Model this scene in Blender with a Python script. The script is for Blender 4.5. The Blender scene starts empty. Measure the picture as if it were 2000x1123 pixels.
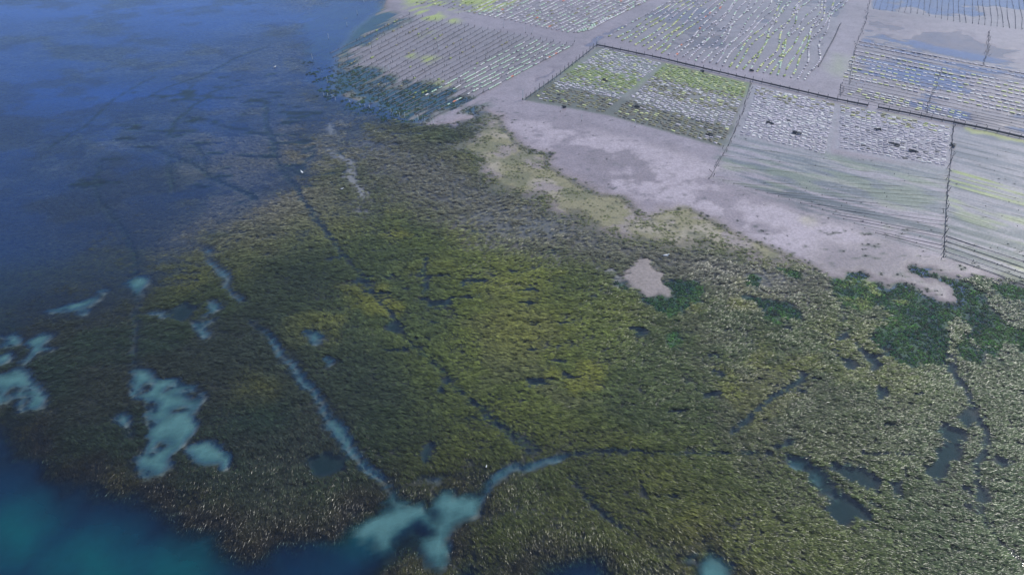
import bpy, math, random
import numpy as np
R = math.radians
random.seed(7)
RNG = np.random.default_rng(11)
scene = bpy.context.scene
C = scene.collection

# ------------------------------------------------------------------ camera
CAM_H, PITCH, F = 70.0, R(35.0), 1570.0          # F in pixels of the 2000-wide photograph
cam_d = bpy.data.cameras.new('camera')
cam_d.sensor_fit = 'HORIZONTAL'
cam_d.sensor_width = 36.0
cam_d.lens = 36.0 * F / 2000.0
cam_d.clip_start, cam_d.clip_end = 0.5, 12000.0
cam = bpy.data.objects.new('camera', cam_d)
C.objects.link(cam)
cam.location = (0, 0, CAM_H)
cam.rotation_euler = (R(90) - PITCH, 0, 0)
scene.camera = cam

# ------------------------------------------------------------------ sky and sun
SUN_EL, SUN_AZ = R(44.0), R(49.0)                # azimuth clockwise from +Y
SUN_STRENGTH, SKY_STRENGTH, EXPOSURE = 3.7, 0.13, 0.12
world = bpy.data.worlds.new('World')
scene.world = world
world.use_nodes = True
wn = world.node_tree
bg = wn.nodes['Background']
sky = wn.nodes.new('ShaderNodeTexSky')
sky.sky_type = 'NISHITA'
sky.sun_disc = False
sky.sun_elevation = SUN_EL
sky.sun_rotation = SUN_AZ
sky.air_density, sky.dust_density, sky.ozone_density = 1.0, 0.3, 2.5
wn.links.new(sky.outputs[0], bg.inputs[0])
bg.inputs[1].default_value = SKY_STRENGTH
sun_d = bpy.data.lights.new('sun', 'SUN')
sun_d.energy = SUN_STRENGTH
sun_d.angle = R(0.5)
sun_d.color = (1.0, 0.96, 0.88)
sun = bpy.data.objects.new('sun', sun_d)
C.objects.link(sun)
sun.rotation_euler = (R(90) - SUN_EL, 0, math.pi - SUN_AZ)   # the lamp shines down its own -Z
sun.location = (0, 0, 120)
vs = scene.view_settings
vs.view_transform, vs.look, vs.exposure, vs.gamma = 'Standard', 'None', EXPOSURE, 1.0
vs.use_curve_mapping = False

# ------------------------------------------------------------------ ground plane maths
SP, CP = math.sin(PITCH), math.cos(PITCH)

def U(x, y, z=0.0):
    """A point of the photograph, as the place on level z where it stands."""
    u, v = (x - 1000.0) / F, (561.5 - y) / F
    t = (CAM_H - z) / (SP - v * CP)
    return (u * t, (CP + v * SP) * t)

def Z(ox, oy, s):
    return lambda pts: [U(ox + a / s, oy + b / s) for a, b in pts]
P = Z(0, 0, 1.0)
Z3, Z4, Z5 = Z(0, 0, 2.807), Z(0, 380, 2.807), Z(0, 723, 2.807)
Z6, Z7, Z8, ZA = Z(650, 723, 2.807), Z(1300, 723, 2.807), Z(1300, 380, 2.807), Z(650, 380, 2.807)

# ------------------------------------------------------------------ maps of the bay floor (0.25 m raster, world coordinates)
X0, X1, Y0, Y1, ST = -182.0, 182.0, 38.0, 282.0, 0.25
gx = np.arange(X0, X1, ST, dtype=np.float32)
gy = np.arange(Y0, Y1, ST, dtype=np.float32)
GX, GY = np.meshgrid(gx, gy)
NYR, NXR = GX.shape

def vnoise(x, y, scale, seed):
    r = np.random.default_rng(seed)
    T = r.random((256, 256), dtype=np.float32)
    x = x / scale + 1000.0; y = y / scale + 1000.0
    xi = np.floor(x).astype(np.int32); yi = np.floor(y).astype(np.int32)
    fx = (x - xi).astype(np.float32); fy = (y - yi).astype(np.float32)
    fx = fx * fx * (3 - 2 * fx); fy = fy * fy * (3 - 2 * fy)
    a, b = T[yi & 255, xi & 255], T[yi & 255, (xi + 1) & 255]
    c, d = T[(yi + 1) & 255, xi & 255], T[(yi + 1) & 255, (xi + 1) & 255]
    return (a + (b - a) * fx) * (1 - fy) + (c + (d - c) * fx) * fy

def fbm(x, y, scale, seed, octv=4, gain=0.5):
    s, amp, tot = 0.0, 1.0, 0.0
    for k in range(octv):
        s = s + amp * vnoise(x, y, scale / 2 ** k, seed + k * 17)
        tot += amp; amp *= gain
    return s / tot

def sm(a, b, x):
    t = np.clip((x - a) / (b - a), 0, 1)
    return t * t * (3 - 2 * t)

n1 = fbm(GX, GY, 4.0, 1, 4, 0.6); n2 = fbm(GX, GY, 4.0, 2, 4, 0.6)
WX = GX + (n1 - .5) * 4.2
WY = GY + (n2 - .5) * 4.2
nb = fbm(GX, GY, 26.0, 5, 4, 0.55)               # broad variation
nm = fbm(GX, GY, 6.0, 9, 4, 0.6)                 # middling
nf = fbm(GX, GY, 1.4, 13, 3, 0.6)                # fine
BIG = 60.0

def sdf(pts, margin=6.0, warp=1.0):
    """Signed distance to a polygon (negative inside) on the raster."""
    out = np.full((NYR, NXR), BIG, np.float32)
    p = np.array(pts, np.float64)
    m = margin + 3
    i0 = max(0, int((p[:, 0].min() - m - X0) / ST)); i1 = min(NXR, int((p[:, 0].max() + m - X0) / ST) + 1)
    j0 = max(0, int((p[:, 1].min() - m - Y0) / ST)); j1 = min(NYR, int((p[:, 1].max() + m - Y0) / ST) + 1)
    if i1 <= i0 or j1 <= j0:
        return out
    gx_, gy_ = GX[j0:j1, i0:i1], GY[j0:j1, i0:i1]
    x = gx_ + (WX[j0:j1, i0:i1] - gx_) * warp
    y = gy_ + (WY[j0:j1, i0:i1] - gy_) * warp
    d2 = np.full(x.shape, 1e9, np.float32); ins = np.zeros(x.shape, bool)
    for k in range(len(p)):
        ax, ay = p[k - 1]; bx, by = p[k]
        ex, ey = bx - ax, by - ay
        wx, wy = x - ax, y - ay
        t = np.clip((wx * ex + wy * ey) / (ex * ex + ey * ey + 1e-9), 0, 1)
        d2 = np.minimum(d2, (wx - ex * t) ** 2 + (wy - ey * t) ** 2)
        if abs(ey) > 1e-9:
            ins ^= ((ay > y) != (by > y)) & (x < ex * (y - ay) / ey + ax)
    d = np.sqrt(d2); d[ins] *= -1
    out[j0:j1, i0:i1] = d
    return out

def inside(pts, f=0.5, warp=1.0, f_in=None):
    return sm(f, -(f if f_in is None else f_in), sdf(pts, max(4, f + 2), warp))

def trail(pts, w, warp=0.4, margin=4.0):
    """Distance to a polyline minus its half width."""
    out = np.full((NYR, NXR), BIG, np.float32)
    p = np.array(pts, np.float64)
    m = margin + 3
    i0 = max(0, int((p[:, 0].min() - m - X0) / ST)); i1 = min(NXR, int((p[:, 0].max() + m - X0) / ST) + 1)
    j0 = max(0, int((p[:, 1].min() - m - Y0) / ST)); j1 = min(NYR, int((p[:, 1].max() + m - Y0) / ST) + 1)
    if i1 <= i0 or j1 <= j0:
        return out
    gx_, gy_ = GX[j0:j1, i0:i1], GY[j0:j1, i0:i1]
    x = gx_ + (WX[j0:j1, i0:i1] - gx_) * warp
    y = gy_ + (WY[j0:j1, i0:i1] - gy_) * warp
    d2 = np.full(x.shape, 1e9, np.float32)
    for k in range(1, len(p)):
        ax, ay = p[k - 1]; bx, by = p[k]
        ex, ey = bx - ax, by - ay
        t = np.clip(((x - ax) * ex + (y - ay) * ey) / (ex * ex + ey * ey + 1e-9), 0, 1)
        d2 = np.minimum(d2, (x - ax - ex * t) ** 2 + (y - ay - ey * t) ** 2)
    out[j0:j1, i0:i1] = np.sqrt(d2) - (w[j0:j1, i0:i1] if hasattr(w, 'shape') else w)
    return out

def blob(x, y, rx, ry, f=0.6):
    """A soft elliptical patch at a photo point, radii in photo pixels."""
    n = 14
    return sdf(P([(x + rx * math.cos(a), y + ry * math.sin(a)) for a in [2 * math.pi * k / n for k in range(n)]]), f + 4)

# --- the mud flat with the oyster plots (everything to the upper right)
mud_edge = P([(3100, 640), (2000, 556), (1940, 548), (1900, 545), (1852, 542), (1870, 562), (1886, 590), (1870, 602), (1830, 588), (1760, 566), (1650, 556), (1612, 545),
              (1590, 519), (1500, 484), (1430, 457), (1390, 432), (1345, 407), (1300, 407), (1258, 421), (1220, 388), (1160, 377), (1112, 347),
              (1066, 326), (1074, 302), (1018, 287), (986, 256), (972, 226), (945, 214), (900, 236), (848, 250), (800, 236), (735, 205), (650, 185), (655, 110), (690, 60), (745, 15), (780, -60),
              (900, -110), (3600, -110)])
s_mud = sdf(mud_edge, 12, 0.8)
s_mud = s_mud + (n1 - .5) * 3.5
mud = sm(1.3, -1.3, s_mud)
# --- thin, pale olive fringe along the mud
fringe_p = P([(955, 215), (935, 245), (900, 290), (935, 338), (1000, 372), (1080, 402), (1150, 432), (1215, 462), (1300, 474), (1400, 492), (1500, 506), (1600, 530),
              (1600, 515), (1500, 470), (1430, 440), (1345, 385), (1258, 405), (1160, 360), (1090, 320), (1030, 270), (990, 220)])
fringe = sm(4.5, -3.0, sdf(fringe_p, 9) + (nm - .5) * 9) * (1 - mud)
# --- grey brown worn zone below the fringe
worn_p = P([(700, 260), (850, 300), (960, 350), (1080, 400), (1200, 450), (1320, 478), (1500, 505), (1640, 545), (1560, 590), (1430, 560), (1320, 545), (1210, 520), (1080, 490), (960, 470), (860, 430), (780, 380), (690, 320)])
worn = inside(worn_p, 7.0) * (1 - mud) * (1 - fringe)

# --- pale sandy pools under turbid teal water
sand_polys = [
    Z5([(715, 30), (760, 20), (800, 45), (850, 55), (900, 30), (960, 20), (985, 55), (1080, 75), (1090, 120), (1060, 170), (1045, 230), (1060, 320), (1040, 360), (990, 410), (900, 450), (875, 500), (870, 545), (815, 560), (830, 520), (780, 490), (740, 480), (760, 440), (800, 400), (850, 370), (860, 290), (840, 230), (815, 170), (770, 150), (715, 140), (735, 100), (715, 60)]),
    Z4([(-40, 1010), (60, 985), (130, 945), (190, 960), (200, 1000), (185, 1030), (240, 1060), (268, 1120), (255, 1160), (180, 1185), (110, 1190), (50, 1160), (-40, 1140)]),
    Z4([(-40, 770), (60, 775), (110, 805), (180, 762), (290, 765), (240, 820), (270, 850), (205, 880), (170, 920), (80, 935), (130, 870), (150, 835), (60, 822), (-40, 800)]),
    Z4([(-40, 880), (60, 862), (50, 905), (-40, 940)]),
    Z4([(280, 645), (400, 592), (480, 575), (590, 530), (560, 565), (480, 608), (400, 630), (300, 652)]),
    Z4([(430, 645), (480, 640), (475, 662), (440, 662)]),
    Z4([(690, 485), (760, 455), (800, 475), (800, 505), (765, 530), (735, 505)]),
    Z4([(1110, 590), (1180, 580), (1205, 620), (1180, 650), (1190, 680), (1150, 710), (1180, 750), (1185, 790), (1140, 795), (1085, 740), (1065, 700), (1090, 670), (1110, 630)]),
    Z4([(840, 655), (885, 640), (910, 680), (880, 680)]),
    Z4([(1670, 735), (1720, 728), (1780, 762), (1770, 792), (1735, 800), (1722, 830), (1682, 835), (1668, 790)]),
    Z4([(1760, 890), (1800, 880), (1840, 915), (1800, 925)]),
    Z5([(645, 258), (700, 232), (725, 252), (720, 320), (690, 332), (655, 300)]),
    Z5([(1085, 430), (1130, 418), (1190, 415), (1245, 440), (1245, 490), (1190, 520), (1190, 470), (1130, 495), (1078, 490)]),
    Z6([(80, 850), (130, 800), (190, 770), (260, 760), (310, 720), (370, 720), (420, 720), (470, 750), (540, 795), (600, 740), (650, 700), (700, 670), (740, 680), (800, 700), (790, 770), (740, 800), (680, 830), (640, 880), (620, 940), (630, 1010), (600, 1050), (560, 1060), (500, 1040), (460, 1000), (440, 960), (420, 870), (350, 875), (320, 960), (270, 990), (210, 1000), (180, 960), (110, 940), (80, 900)]),
    Z7([(140, 1040), (210, 1015), (290, 1030), (350, 1060), (430, 1130), (430, 1190), (150, 1190)]),
]
chan = [  # pale drag channels: photo points with half width in metres
    (Z4([(1115, 295), (1150, 345), (1190, 400)]), 0.35), (Z4([(1205, 405), (1240, 465), (1270, 520), (1310, 575)]), 0.75),
    (Z4([(1440, 735), (1480, 775), (1540, 850), (1570, 905)]), 0.5), (Z4([(1570, 905), (1640, 985), (1700, 1050)]), 0.75),
    (Z5([(1700, 95), (1760, 190), (1830, 275)]), 0.7), (Z5([(1830, 275), (1870, 345), (1960, 460)]), 1.45),
    (Z6([(110, 430), (190, 515), (250, 575)]), 0.9), (Z6([(250, 575), (300, 645), (360, 720)]), 0.8),
    (Z6([(1230, 475), (1150, 485), (1080, 515), (1000, 545)]), 0.85), (Z6([(1000, 545), (920, 578), (850, 640), (770, 730)]), 0.8),
    (Z6([(470, 605), (540, 602), (610, 606)]), 0.35),
    (Z7([(695, 505), (740, 525)]), 0.7), (Z7([(810, 575), (850, 600)]), 0.7), (Z7([(890, 660), (930, 690)]), 0.8),
    (P([(102, 608), (150, 596), (195, 580)]), 0.8),
]
s_sand = np.full((NYR, NXR), BIG, np.float32)
for p in sand_polys:
    s_sand = np.minimum(s_sand, sdf(p, 5, 0.8))
s_sand = s_sand + (nf - .5) * 1.7 + (nm - .5) * 2.0
for p, w in chan:
    s_sand = np.minimum(s_sand, trail(p, w * .40 + (nf - .5) * .9, 0.6))

# knobs of weed inside the pools
for (x, y, r) in ((306, 785, 9), (334, 757, 7), (288, 757, 6), (330, 858, 8), (352, 800, 6), (318, 812, 7), (300, 870, 6), (365, 770, 7), (275, 770, 6), (18, 770, 6), (60, 770, 6), (720, 1060, 9), (850, 1010, 8), (25, 765, 8), (38, 768, 6), (28, 790, 8), (55, 792, 7), (412, 615, 6), (395, 622, 7), (820, 1040, 16), (790, 1075, 16), (757, 990, 7)):
    s_sand = np.maximum(s_sand, -blob(x, y, r * 1.35, r))
sand = sm(0.45, -0.55, s_sand)
sand_soft = sm(.35, -1.3, s_sand)

# --- deep water off the edge of the bed
deep_p = [(-300, 1500), (-300, 800)] + [(a / 2.807, 723 + b / 2.807) for a, b in [(0, 290), (90, 335), (140, 420), (210, 475), (290, 485), (340, 540), (440, 575), (480, 605), (540, 605), (610, 645), (680, 655), (760, 650), (830, 668), (880, 695), (960, 710), (1010, 730), (1070, 775), (1100, 820), (1180, 860), (1210, 910), (1270, 950), (1390, 985), (1440, 935), (1560, 895), (1650, 905), (1700, 880), (1755, 895), (1800, 840), (1850, 770), (1965, 745)]] + \
         [(650 + a / 2.807, 723 + b / 2.807) for a, b in [(60, 750), (200, 752), (290, 715), (275, 660), (330, 690), (430, 705), (520, 700), (560, 730), (640, 670), (690, 640), (760, 590), (830, 610), (800, 690), (800, 770), (730, 815), (650, 865), (622, 935), (640, 1010), (590, 1065), (520, 1060), (450, 1000), (400, 1040), (330, 1090), (300, 1180)]] + [(760, 1500)]
s_deep = sdf(P(deep_p), 10, 1.0)
deep2_p = [(880, 1500), (880, 1130)] + [(650 + a / 2.807, 723 + b / 2.807) for a, b in [(690, 1040), (730, 1010), (800, 1040), (860, 1090), (1000, 1100), (1080, 1060), (1140, 1020), (1250, 1005), (1400, 985), (1500, 1030), (1560, 1090), (1640, 1120), (1760, 1110), (1900, 1090)]] + \
          [(1300 + a / 2.807, 723 + b / 2.807) for a, b in [(0, 985), (90, 960), (140, 1000), (200, 950), (250, 905), (290, 935), (310, 985), (400, 1065), (490, 1130)]] + [(1520, 1500)]
s_deep2 = sdf(P(deep2_p), 10, 1.0)
s_deep = np.minimum(s_deep, s_deep2 + 0.3)
s_deep = s_deep + (nm - .5) * 2.2
deepm = sm(1.6, -0.6, s_deep)
deepg = sm(.8, -3.2, s_deep)

# --- dark water pools in the right hand bed
dark_polys = [
    Z7([(680, 460), (770, 490), (790, 540), (860, 580), (920, 620), (930, 660), (980, 680), (1060, 730), (1110, 780), (1130, 820), (1100, 830), (1050, 800), (1040, 830), (1010, 850), (980, 870), (950, 850), (930, 810), (900, 760), (920, 700), (880, 660), (830, 620), (800, 570), (720, 530), (690, 500)]),
    Z7([(600, 385), (640, 400), (680, 370), (695, 390), (660, 415), (620, 415)]),
    Z7([(890, 540), (920, 510), (980, 540), (1000, 510), (1060, 520), (1110, 520), (1130, 570), (1160, 600), (1155, 650), (1100, 640), (1050, 610), (1010, 610), (970, 580), (920, 580)]),
    Z7([(1215, 590), (1280, 595), (1300, 670), (1280, 695), (1265, 650), (1240, 610)]),
    Z7([(1480, 350), (1530, 300), (1570, 320), (1640, 340), (1640, 400), (1590, 390), (1600, 450), (1620, 485), (1590, 520), (1560, 580), (1510, 580), (1480, 560), (1490, 520), (1530, 490), (1510, 420)]),
    Z7([(1600, 240), (1640, 200), (1670, 230), (1650, 300), (1620, 290)]),
    Z7([(1420, 520), (1460, 530), (1500, 590), (1495, 630), (1460, 570)]),
    Z7([(1670, 630), (1730, 630), (1750, 670), (1720, 690), (1690, 660)]),
    Z7([(1590, 610), (1640, 630), (1650, 660), (1610, 650)]),
    Z7([(1780, 455), (1830, 470), (1890, 495), (1860, 525), (1820, 490)]),
    Z7([(1140, 80), (1180, 90), (1180, 130), (1150, 160)]),
    Z8([(960, 880), (1000, 890), (1030, 940), (1015, 970), (990, 930)]), Z8([(1040, 820), (1090, 880), (1170, 930), (1130, 970), (1080, 910)]),
    Z8([(945, 755), (985, 755), (980, 790), (955, 780)]), Z8([(270, 965), (330, 975), (325, 995), (290, 985)]),
    ZA([(950, 400), (990, 395), (1040, 415), (1090, 410), (1125, 390), (1100, 430), (1050, 432), (980, 430)]),
    ZA([(1210, 868), (1265, 875), (1260, 890), (1220, 880)]), ZA([(600, 1005), (650, 1010), (655, 1030), (610, 1025)]), ZA([(585, 1065), (630, 1060), (630, 1085), (595, 1085)]), ZA([(665, 1065), (700, 1062), (700, 1080), (670, 1078)]),
    ZA([(260, 670), (330, 660), (350, 690), (280, 695)]), ZA([(320, 715), (370, 710), (360, 740), (330, 735)]),
    Z5([(1660, 485), (1760, 462), (1870, 472), (1905, 520), (1810, 560), (1760, 595), (1710, 570), (1690, 520)]),
    Z6([(490, 420), (520, 390), (545, 420), (530, 490), (500, 470)]), Z6([(590, 40), (650, 45), (640, 70), (600, 60)]), Z6([(595, 105), (630, 100), (625, 130), (600, 125)]),
    Z6([(1670, 640), (1695, 635), (1715, 660), (1690, 660)]), Z6([(1830, 675), (1870, 670), (1865, 695), (1835, 690)]),
    Z4([(920, 640), (1010, 590), (1060, 620), (1010, 690), (950, 680)]),
]
s_dark = np.full((NYR, NXR), BIG, np.float32)
for k_, p in enumerate(dark_polys):
    s_dark = np.minimum(s_dark, sdf(p, 4, 0.7) + (.45 if 15 <= k_ <= 20 else -.15))
for (x, y, r) in ((1250, 505, 16), (1270, 560, 14), (1360, 605, 11), (1340, 495, 8), (1840, 550, 10), (1760, 600, 9), (1800, 660, 9), (1550, 665, 14), (1000, 455, 12), (1140, 880, 8), (790, 440, 12), (1120, 455, 12), (1290, 460, 12), (1350, 460, 8), (370, 525, 7), (640, 470, 5)):
    s_dark = np.minimum(s_dark, blob(1300 + x / 2.807, 723 + y / 2.807, r / 2.4, r / 4.0))
lines = [
    (Z7([(760, 20), (740, 50), (650, 95), (590, 140), (540, 190), (470, 235), (420, 280), (370, 330)]), .46),
    (Z7([(1540, -40), (1570, 10), (1620, 60), (1660, 130), (1700, 230), (1750, 310), (1765, 360), (1740, 450), (1715, 540), (1705, 620)]), .46),
    (Z7([(1700, 690), (1730, 780), (1760, 860), (1830, 950), (1900, 1030), (1975, 1100)]), .3), (Z7([(1640, 680), (1660, 760)]), .3),
    (Z7([(1120, 720), (1190, 765)]), .3), (Z7([(1090, 450), (1180, 462), (1280, 455), (1380, 462)]), .3),
    (Z6([(1240, 465), (1380, 452), (1500, 446), (1680, 435), (1800, 445), (1965, 452), (2100, 452), (2250, 452), (2400, 456)]), .32),
    (P([(745, 590), (775, 625), (800, 660), (850, 715), (880, 750), (960, 810), (1050, 878)]), .28),
    (P([(527, 260), (545, 320), (575, 365), (610, 420), (660, 485), (700, 535), (745, 590)]), .34), (P([(512, 196), (521, 220), (522, 245), (527, 262)]), .8),
    (P([(300, 292), (340, 305), (370, 316), (410, 345)]), .6), (P([(410, 345), (450, 365), (485, 378), (500, 388)]), .85),
    (P([(397, 193), (372, 212), (345, 236), (334, 266)]), .9), (P([(360, 194), (400, 186), (430, 175), (470, 168)]), .7), (P([(375, 165), (362, 195)]), .6),
    (P([(410, 240), (440, 246), (480, 254), (518, 264)]), .75), (P([(331, 305), (331, 340), (334, 372)]), .6), (P([(380, 280), (398, 305), (402, 322)]), .5),
    (P([(200, 310), (188, 345), (192, 385), (215, 415), (240, 445), (258, 480), (265, 520), (266, 560)]), .55), (P([(266, 560), (265, 640), (265, 722)]), .5),
    (P([(828, 502), (829, 520), (826, 545), (827, 570)]), .5), (P([(490, 625), (512, 645), (530, 665)]), .35),
    (P([(590, 300), (612, 285), (610, 305), (590, 325), (575, 338)]), .35), (P([(565, 328), (580, 335), (592, 342)]), .4),
    (P([(90, 290), (160, 250), (220, 195), (300, 150)]), .4), (P([(280, 195), (330, 170), (400, 145), (470, 110), (520, 92)]), .4),
    (P([(610, 440), (560, 500)]), .01), (Z8([(960, 580), (965, 650), (975, 700)]), .3), (Z8([(1530, 860), (1560, 900), (1580, 980), (1630, 1060)]), .35),
    (Z8([(90, 1010), (160, 1055), (240, 1110)]), .2), (Z6([(690, 100), (790, 180), (880, 265), (960, 345), (1060, 425), (1100, 455)]), .25),
    (Z6([(1290, 590), (1380, 680), (1480, 770), (1600, 860)]), .25), (P([(1560, 960), (1620, 1000)]), .01),
]
for p, w in lines:
    s_dark = np.minimum(s_dark, trail(p, max(.20, w * .74 if w < .47 else w * .48) + (nf - .5) * .16 if w > .1 else w, 0.35))
# small scattered gaps, lengthened along the lie of the leaves
bear = GX / (GY * CP + CAM_H * SP)
shallow = sm(-.5, -.2, bear) * sm(190, 150, GY)
gap = fbm(GX * .42 + GY * .15, GY * 1.25, 1.5, 41, 3, .6)
gapz = np.clip(inside(P([(690, 430), (1000, 470), (1350, 540), (2100, 700), (2100, 1000), (1500, 800), (1000, 800), (700, 700)]), 12) * .9 + .25, 0, 1)
s_dark = np.minimum(s_dark, np.where(gap * (.8 + .2 * gapz) * (.9 + .1 * shallow) > .766, -0.5, BIG))
scr = fbm(GX * .3, GY * 1.1, 1.6, 57, 3, .6)
band = np.maximum(inside(P([(660, 520), (760, 545), (860, 555), (960, 560), (960, 590), (800, 600), (680, 565)]), 4), inside(P([(280, 190), (480, 150), (640, 200), (620, 330), (420, 380), (300, 330), (200, 360)]), 10) * .85)
s_dark = np.minimum(s_dark, np.where(scr + band * .13 > np.where(band > .08, .772, 9), -0.5, BIG))
darkw = sm(0.35, -0.35, s_dark) * (1 - mud)

# --- green weed (sea lettuce) lobes on the mud
weed_polys = [
    ZA([(1585, 485), (1640, 520), (1700, 550), (1760, 560), (1800, 545), (1840, 570), (1880, 545), (1840, 500), (1825, 482), (1885, 474), (1965, 490), (2010, 545), (1985, 590), (1920, 600), (1900, 650), (1850, 700), (1810, 660), (1770, 600), (1690, 560), (1610, 515)]),
    Z8([(440, 560), (520, 580), (580, 590), (640, 630), (700, 635), (680, 660), (615, 660), (600, 695), (555, 715), (540, 650), (470, 600)]),
    Z8([(885, 465), (960, 480), (1060, 488), (1150, 498), (1250, 500), (1350, 540), (1450, 595), (1560, 622), (1640, 640), (1640, 590), (1560, 520), (1490, 450), (1560, 455), (1640, 485), (1730, 550), (1760, 620), (1830, 715), (1965, 745), (2100, 745), (2100, 900), (1965, 880), (1900, 830), (1820, 830), (1800, 900), (1740, 835), (1690, 745), (1600, 690), (1500, 700), (1490, 780), (1480, 890), (1400, 920), (1390, 960), (1300, 935), (1200, 855), (1130, 790), (1160, 725), (1250, 720), (1250, 670), (1180, 590), (1120, 600), (1080, 640), (980, 620), (940, 550), (890, 505)]),
    Z8([(1565, 810), (1640, 798), (1720, 850), (1710, 905), (1660, 885), (1600, 855)]),
    Z8([(440, 450), (490, 455), (505, 515), (460, 505)]), Z8([(650, 405), (745, 430), (740, 455), (690, 440)]),
    ZA([(1830, 770), (1880, 780), (1900, 830), (1850, 850)]),
    Z8([(1030, 450), (1085, 450), (1080, 475), (1040, 475)]), Z8([(1400, 410), (1450, 415), (1470, 440), (1420, 440)]),
    Z8([(1800, 480), (1965, 520), (1965, 560), (1850, 550)]),
]
# weed over the front of the left plot
weed_far = [
    P([(650, 70), (700, 125), (760, 148), (830, 160), (890, 172), (945, 205), (925, 222), (880, 218), (850, 224), (835, 236), (800, 246), (740, 232), (690, 215), (640, 200), (590, 160), (600, 100)]),
    P([(640, 0), (740, 0), (760, 20), (800, 40), (760, 60), (720, 80), (690, 110), (640, 120), (590, 100), (580, 30)]),
]
s_weed = np.full((NYR, NXR), BIG, np.float32)
for p in weed_polys:
    s_weed = np.minimum(s_weed, sdf(p, 5, 0.9))
s_wf = np.full((NYR, NXR), BIG, np.float32)
for p in weed_far:
    s_wf = np.minimum(s_wf, sdf(p, 8, 1.0))
s_weed = s_weed - .55 + (nf - .5) * 1.4 + (nm - .5) * 2.0
weed = sm(0.5, -0.5, s_weed)
s_wf = s_wf + (nm - .5) * 5
weedfar = sm(3.0, -3.0, s_wf)
mudpatch = inside(ZA([(1600, 412), (1680, 350), (1770, 420), (1790, 460), (1860, 508), (1872, 545), (1835, 560), (1780, 532), (1720, 552), (1650, 512), (1610, 462)]), .4)
# tiny weed specks trailing off over the mud
speck = fbm(GX * .6, GY * 1.2, .8, 77, 2, .6)
speckz = inside(P([(1600, 520), (1720, 545), (1830, 575), (1900, 560), (1990, 500), (1700, 430), (1560, 440)]), 6)
specks = sm(.74, .80, speck + .03 * speckz) * np.clip(mud * (.35 + speckz + .8 * sm(-9, -1, s_mud) * sm(40, 60, GX + 60)) + fringe * .75, 0, 1)

# --- plots: extent of the growing grounds (for ground colour only)
plot_A = P([(800, 28), (1120, 90), (835, 240), (690, 175), (645, 105)])
plot_D = P([(1690, 60), (2100, 150), (2100, 300), (1640, 190)])
plot_E = P([(1702, -60), (2100, -60), (2100, 72), (1870, 45), (1702, 18)])
plot_C = P([(1188, 72), (1390, 125), (1570, 158), (1600, 130), (1680, -60), (1400, -60)])
plot_B = P([(805, 5), (893, 20), (1120, 66), (1150, 60), (1420, -90), (900, -90)])
plot_F1a = P([(1166, 92), (1300, 124), (1185, 226), (1022, 196)])
plot_F1b = P([(1300, 124), (1466, 164), (1420, 292), (1185, 226)])
plot_F2 = P([(1466, 164), (1640, 203), (1622, 308), (1430, 268)])
plot_F3 = P([(1640, 203), (1862, 247), (1850, 335), (1630, 292)])
plot_G = P([(1430, 268), (1625, 306), (1850, 335), (1845, 500), (1760, 470), (1600, 410), (1390, 345)])
plot_H = P([(1862, 247), (2200, 325), (2200, 620), (2000, 553), (1845, 500)])
mA, mD, mE, mC, mB = (inside(p, 1.5, .2) for p in (plot_A, plot_D, plot_E, plot_C, plot_B))
mF1a, mF1b, mF2, mF3 = (inside(p, .6, .15) for p in (plot_F1a, plot_F1b, plot_F2, plot_F3))
mG, mH = inside(plot_G, 2.5, .6), inside(plot_H, 1.2, .3)

def rowcoord(a, b):
    """Coordinate across the direction a->b (photo points), in metres."""
    (ax, ay), (bx, by) = U(*a), U(*b)
    L = math.hypot(bx - ax, by - ay)
    return (-(GX - ax) * (by - ay) + (GY - ay) * (bx - ax)) / L, ((GX - ax) * (bx - ax) + (GY - ay) * (by - ay)) / L
acF, alF = rowcoord((1166, 90), (2000, 272))
acG, alG = rowcoord((1430, 330), (1845, 440))
acH, alH = rowcoord((1860, 330), (2000, 368))
acA, alA = rowcoord((1119, 89), (835, 235))
streakG = fbm(alG * .07, acG * 1.0, 1.3, 91, 3, .75)
streakH = fbm(alH * .07, acH * 1.0, 1.3, 97, 3, .75)
streakF = fbm(alF * .12, acF * 1.0, 1.6, 99, 3, .6)

# --- albedo of the bed
def rgb(h):
    c = [int(h[i:i + 2], 16) / 255 for i in (0, 2, 4)]
    return np.array([v / 12.92 if v <= .04045 else ((v + .055) / 1.055) ** 2.4 for v in c], np.float32)
COL = np.zeros((NYR, NXR, 3), np.float32)
def lay(c, m):
    global COL
    COL += (np.asarray(c, np.float32) - COL) * m[..., None]
COL[:] = (.030, .036, .022)
lay((.020, .030, .022), sm(.5, .65, nm))
mudc = np.array((.248, .204, .230), np.float32)
lay(mudc, mud)
lay((.205, .168, .182), mud * sm(.52, .42, fbm(GX * .7, GY, 15, 441, 5, .62)) * .6)
lay((.32, .27, .31), mud * sm(.40, .62, nb) * .5)
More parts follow.
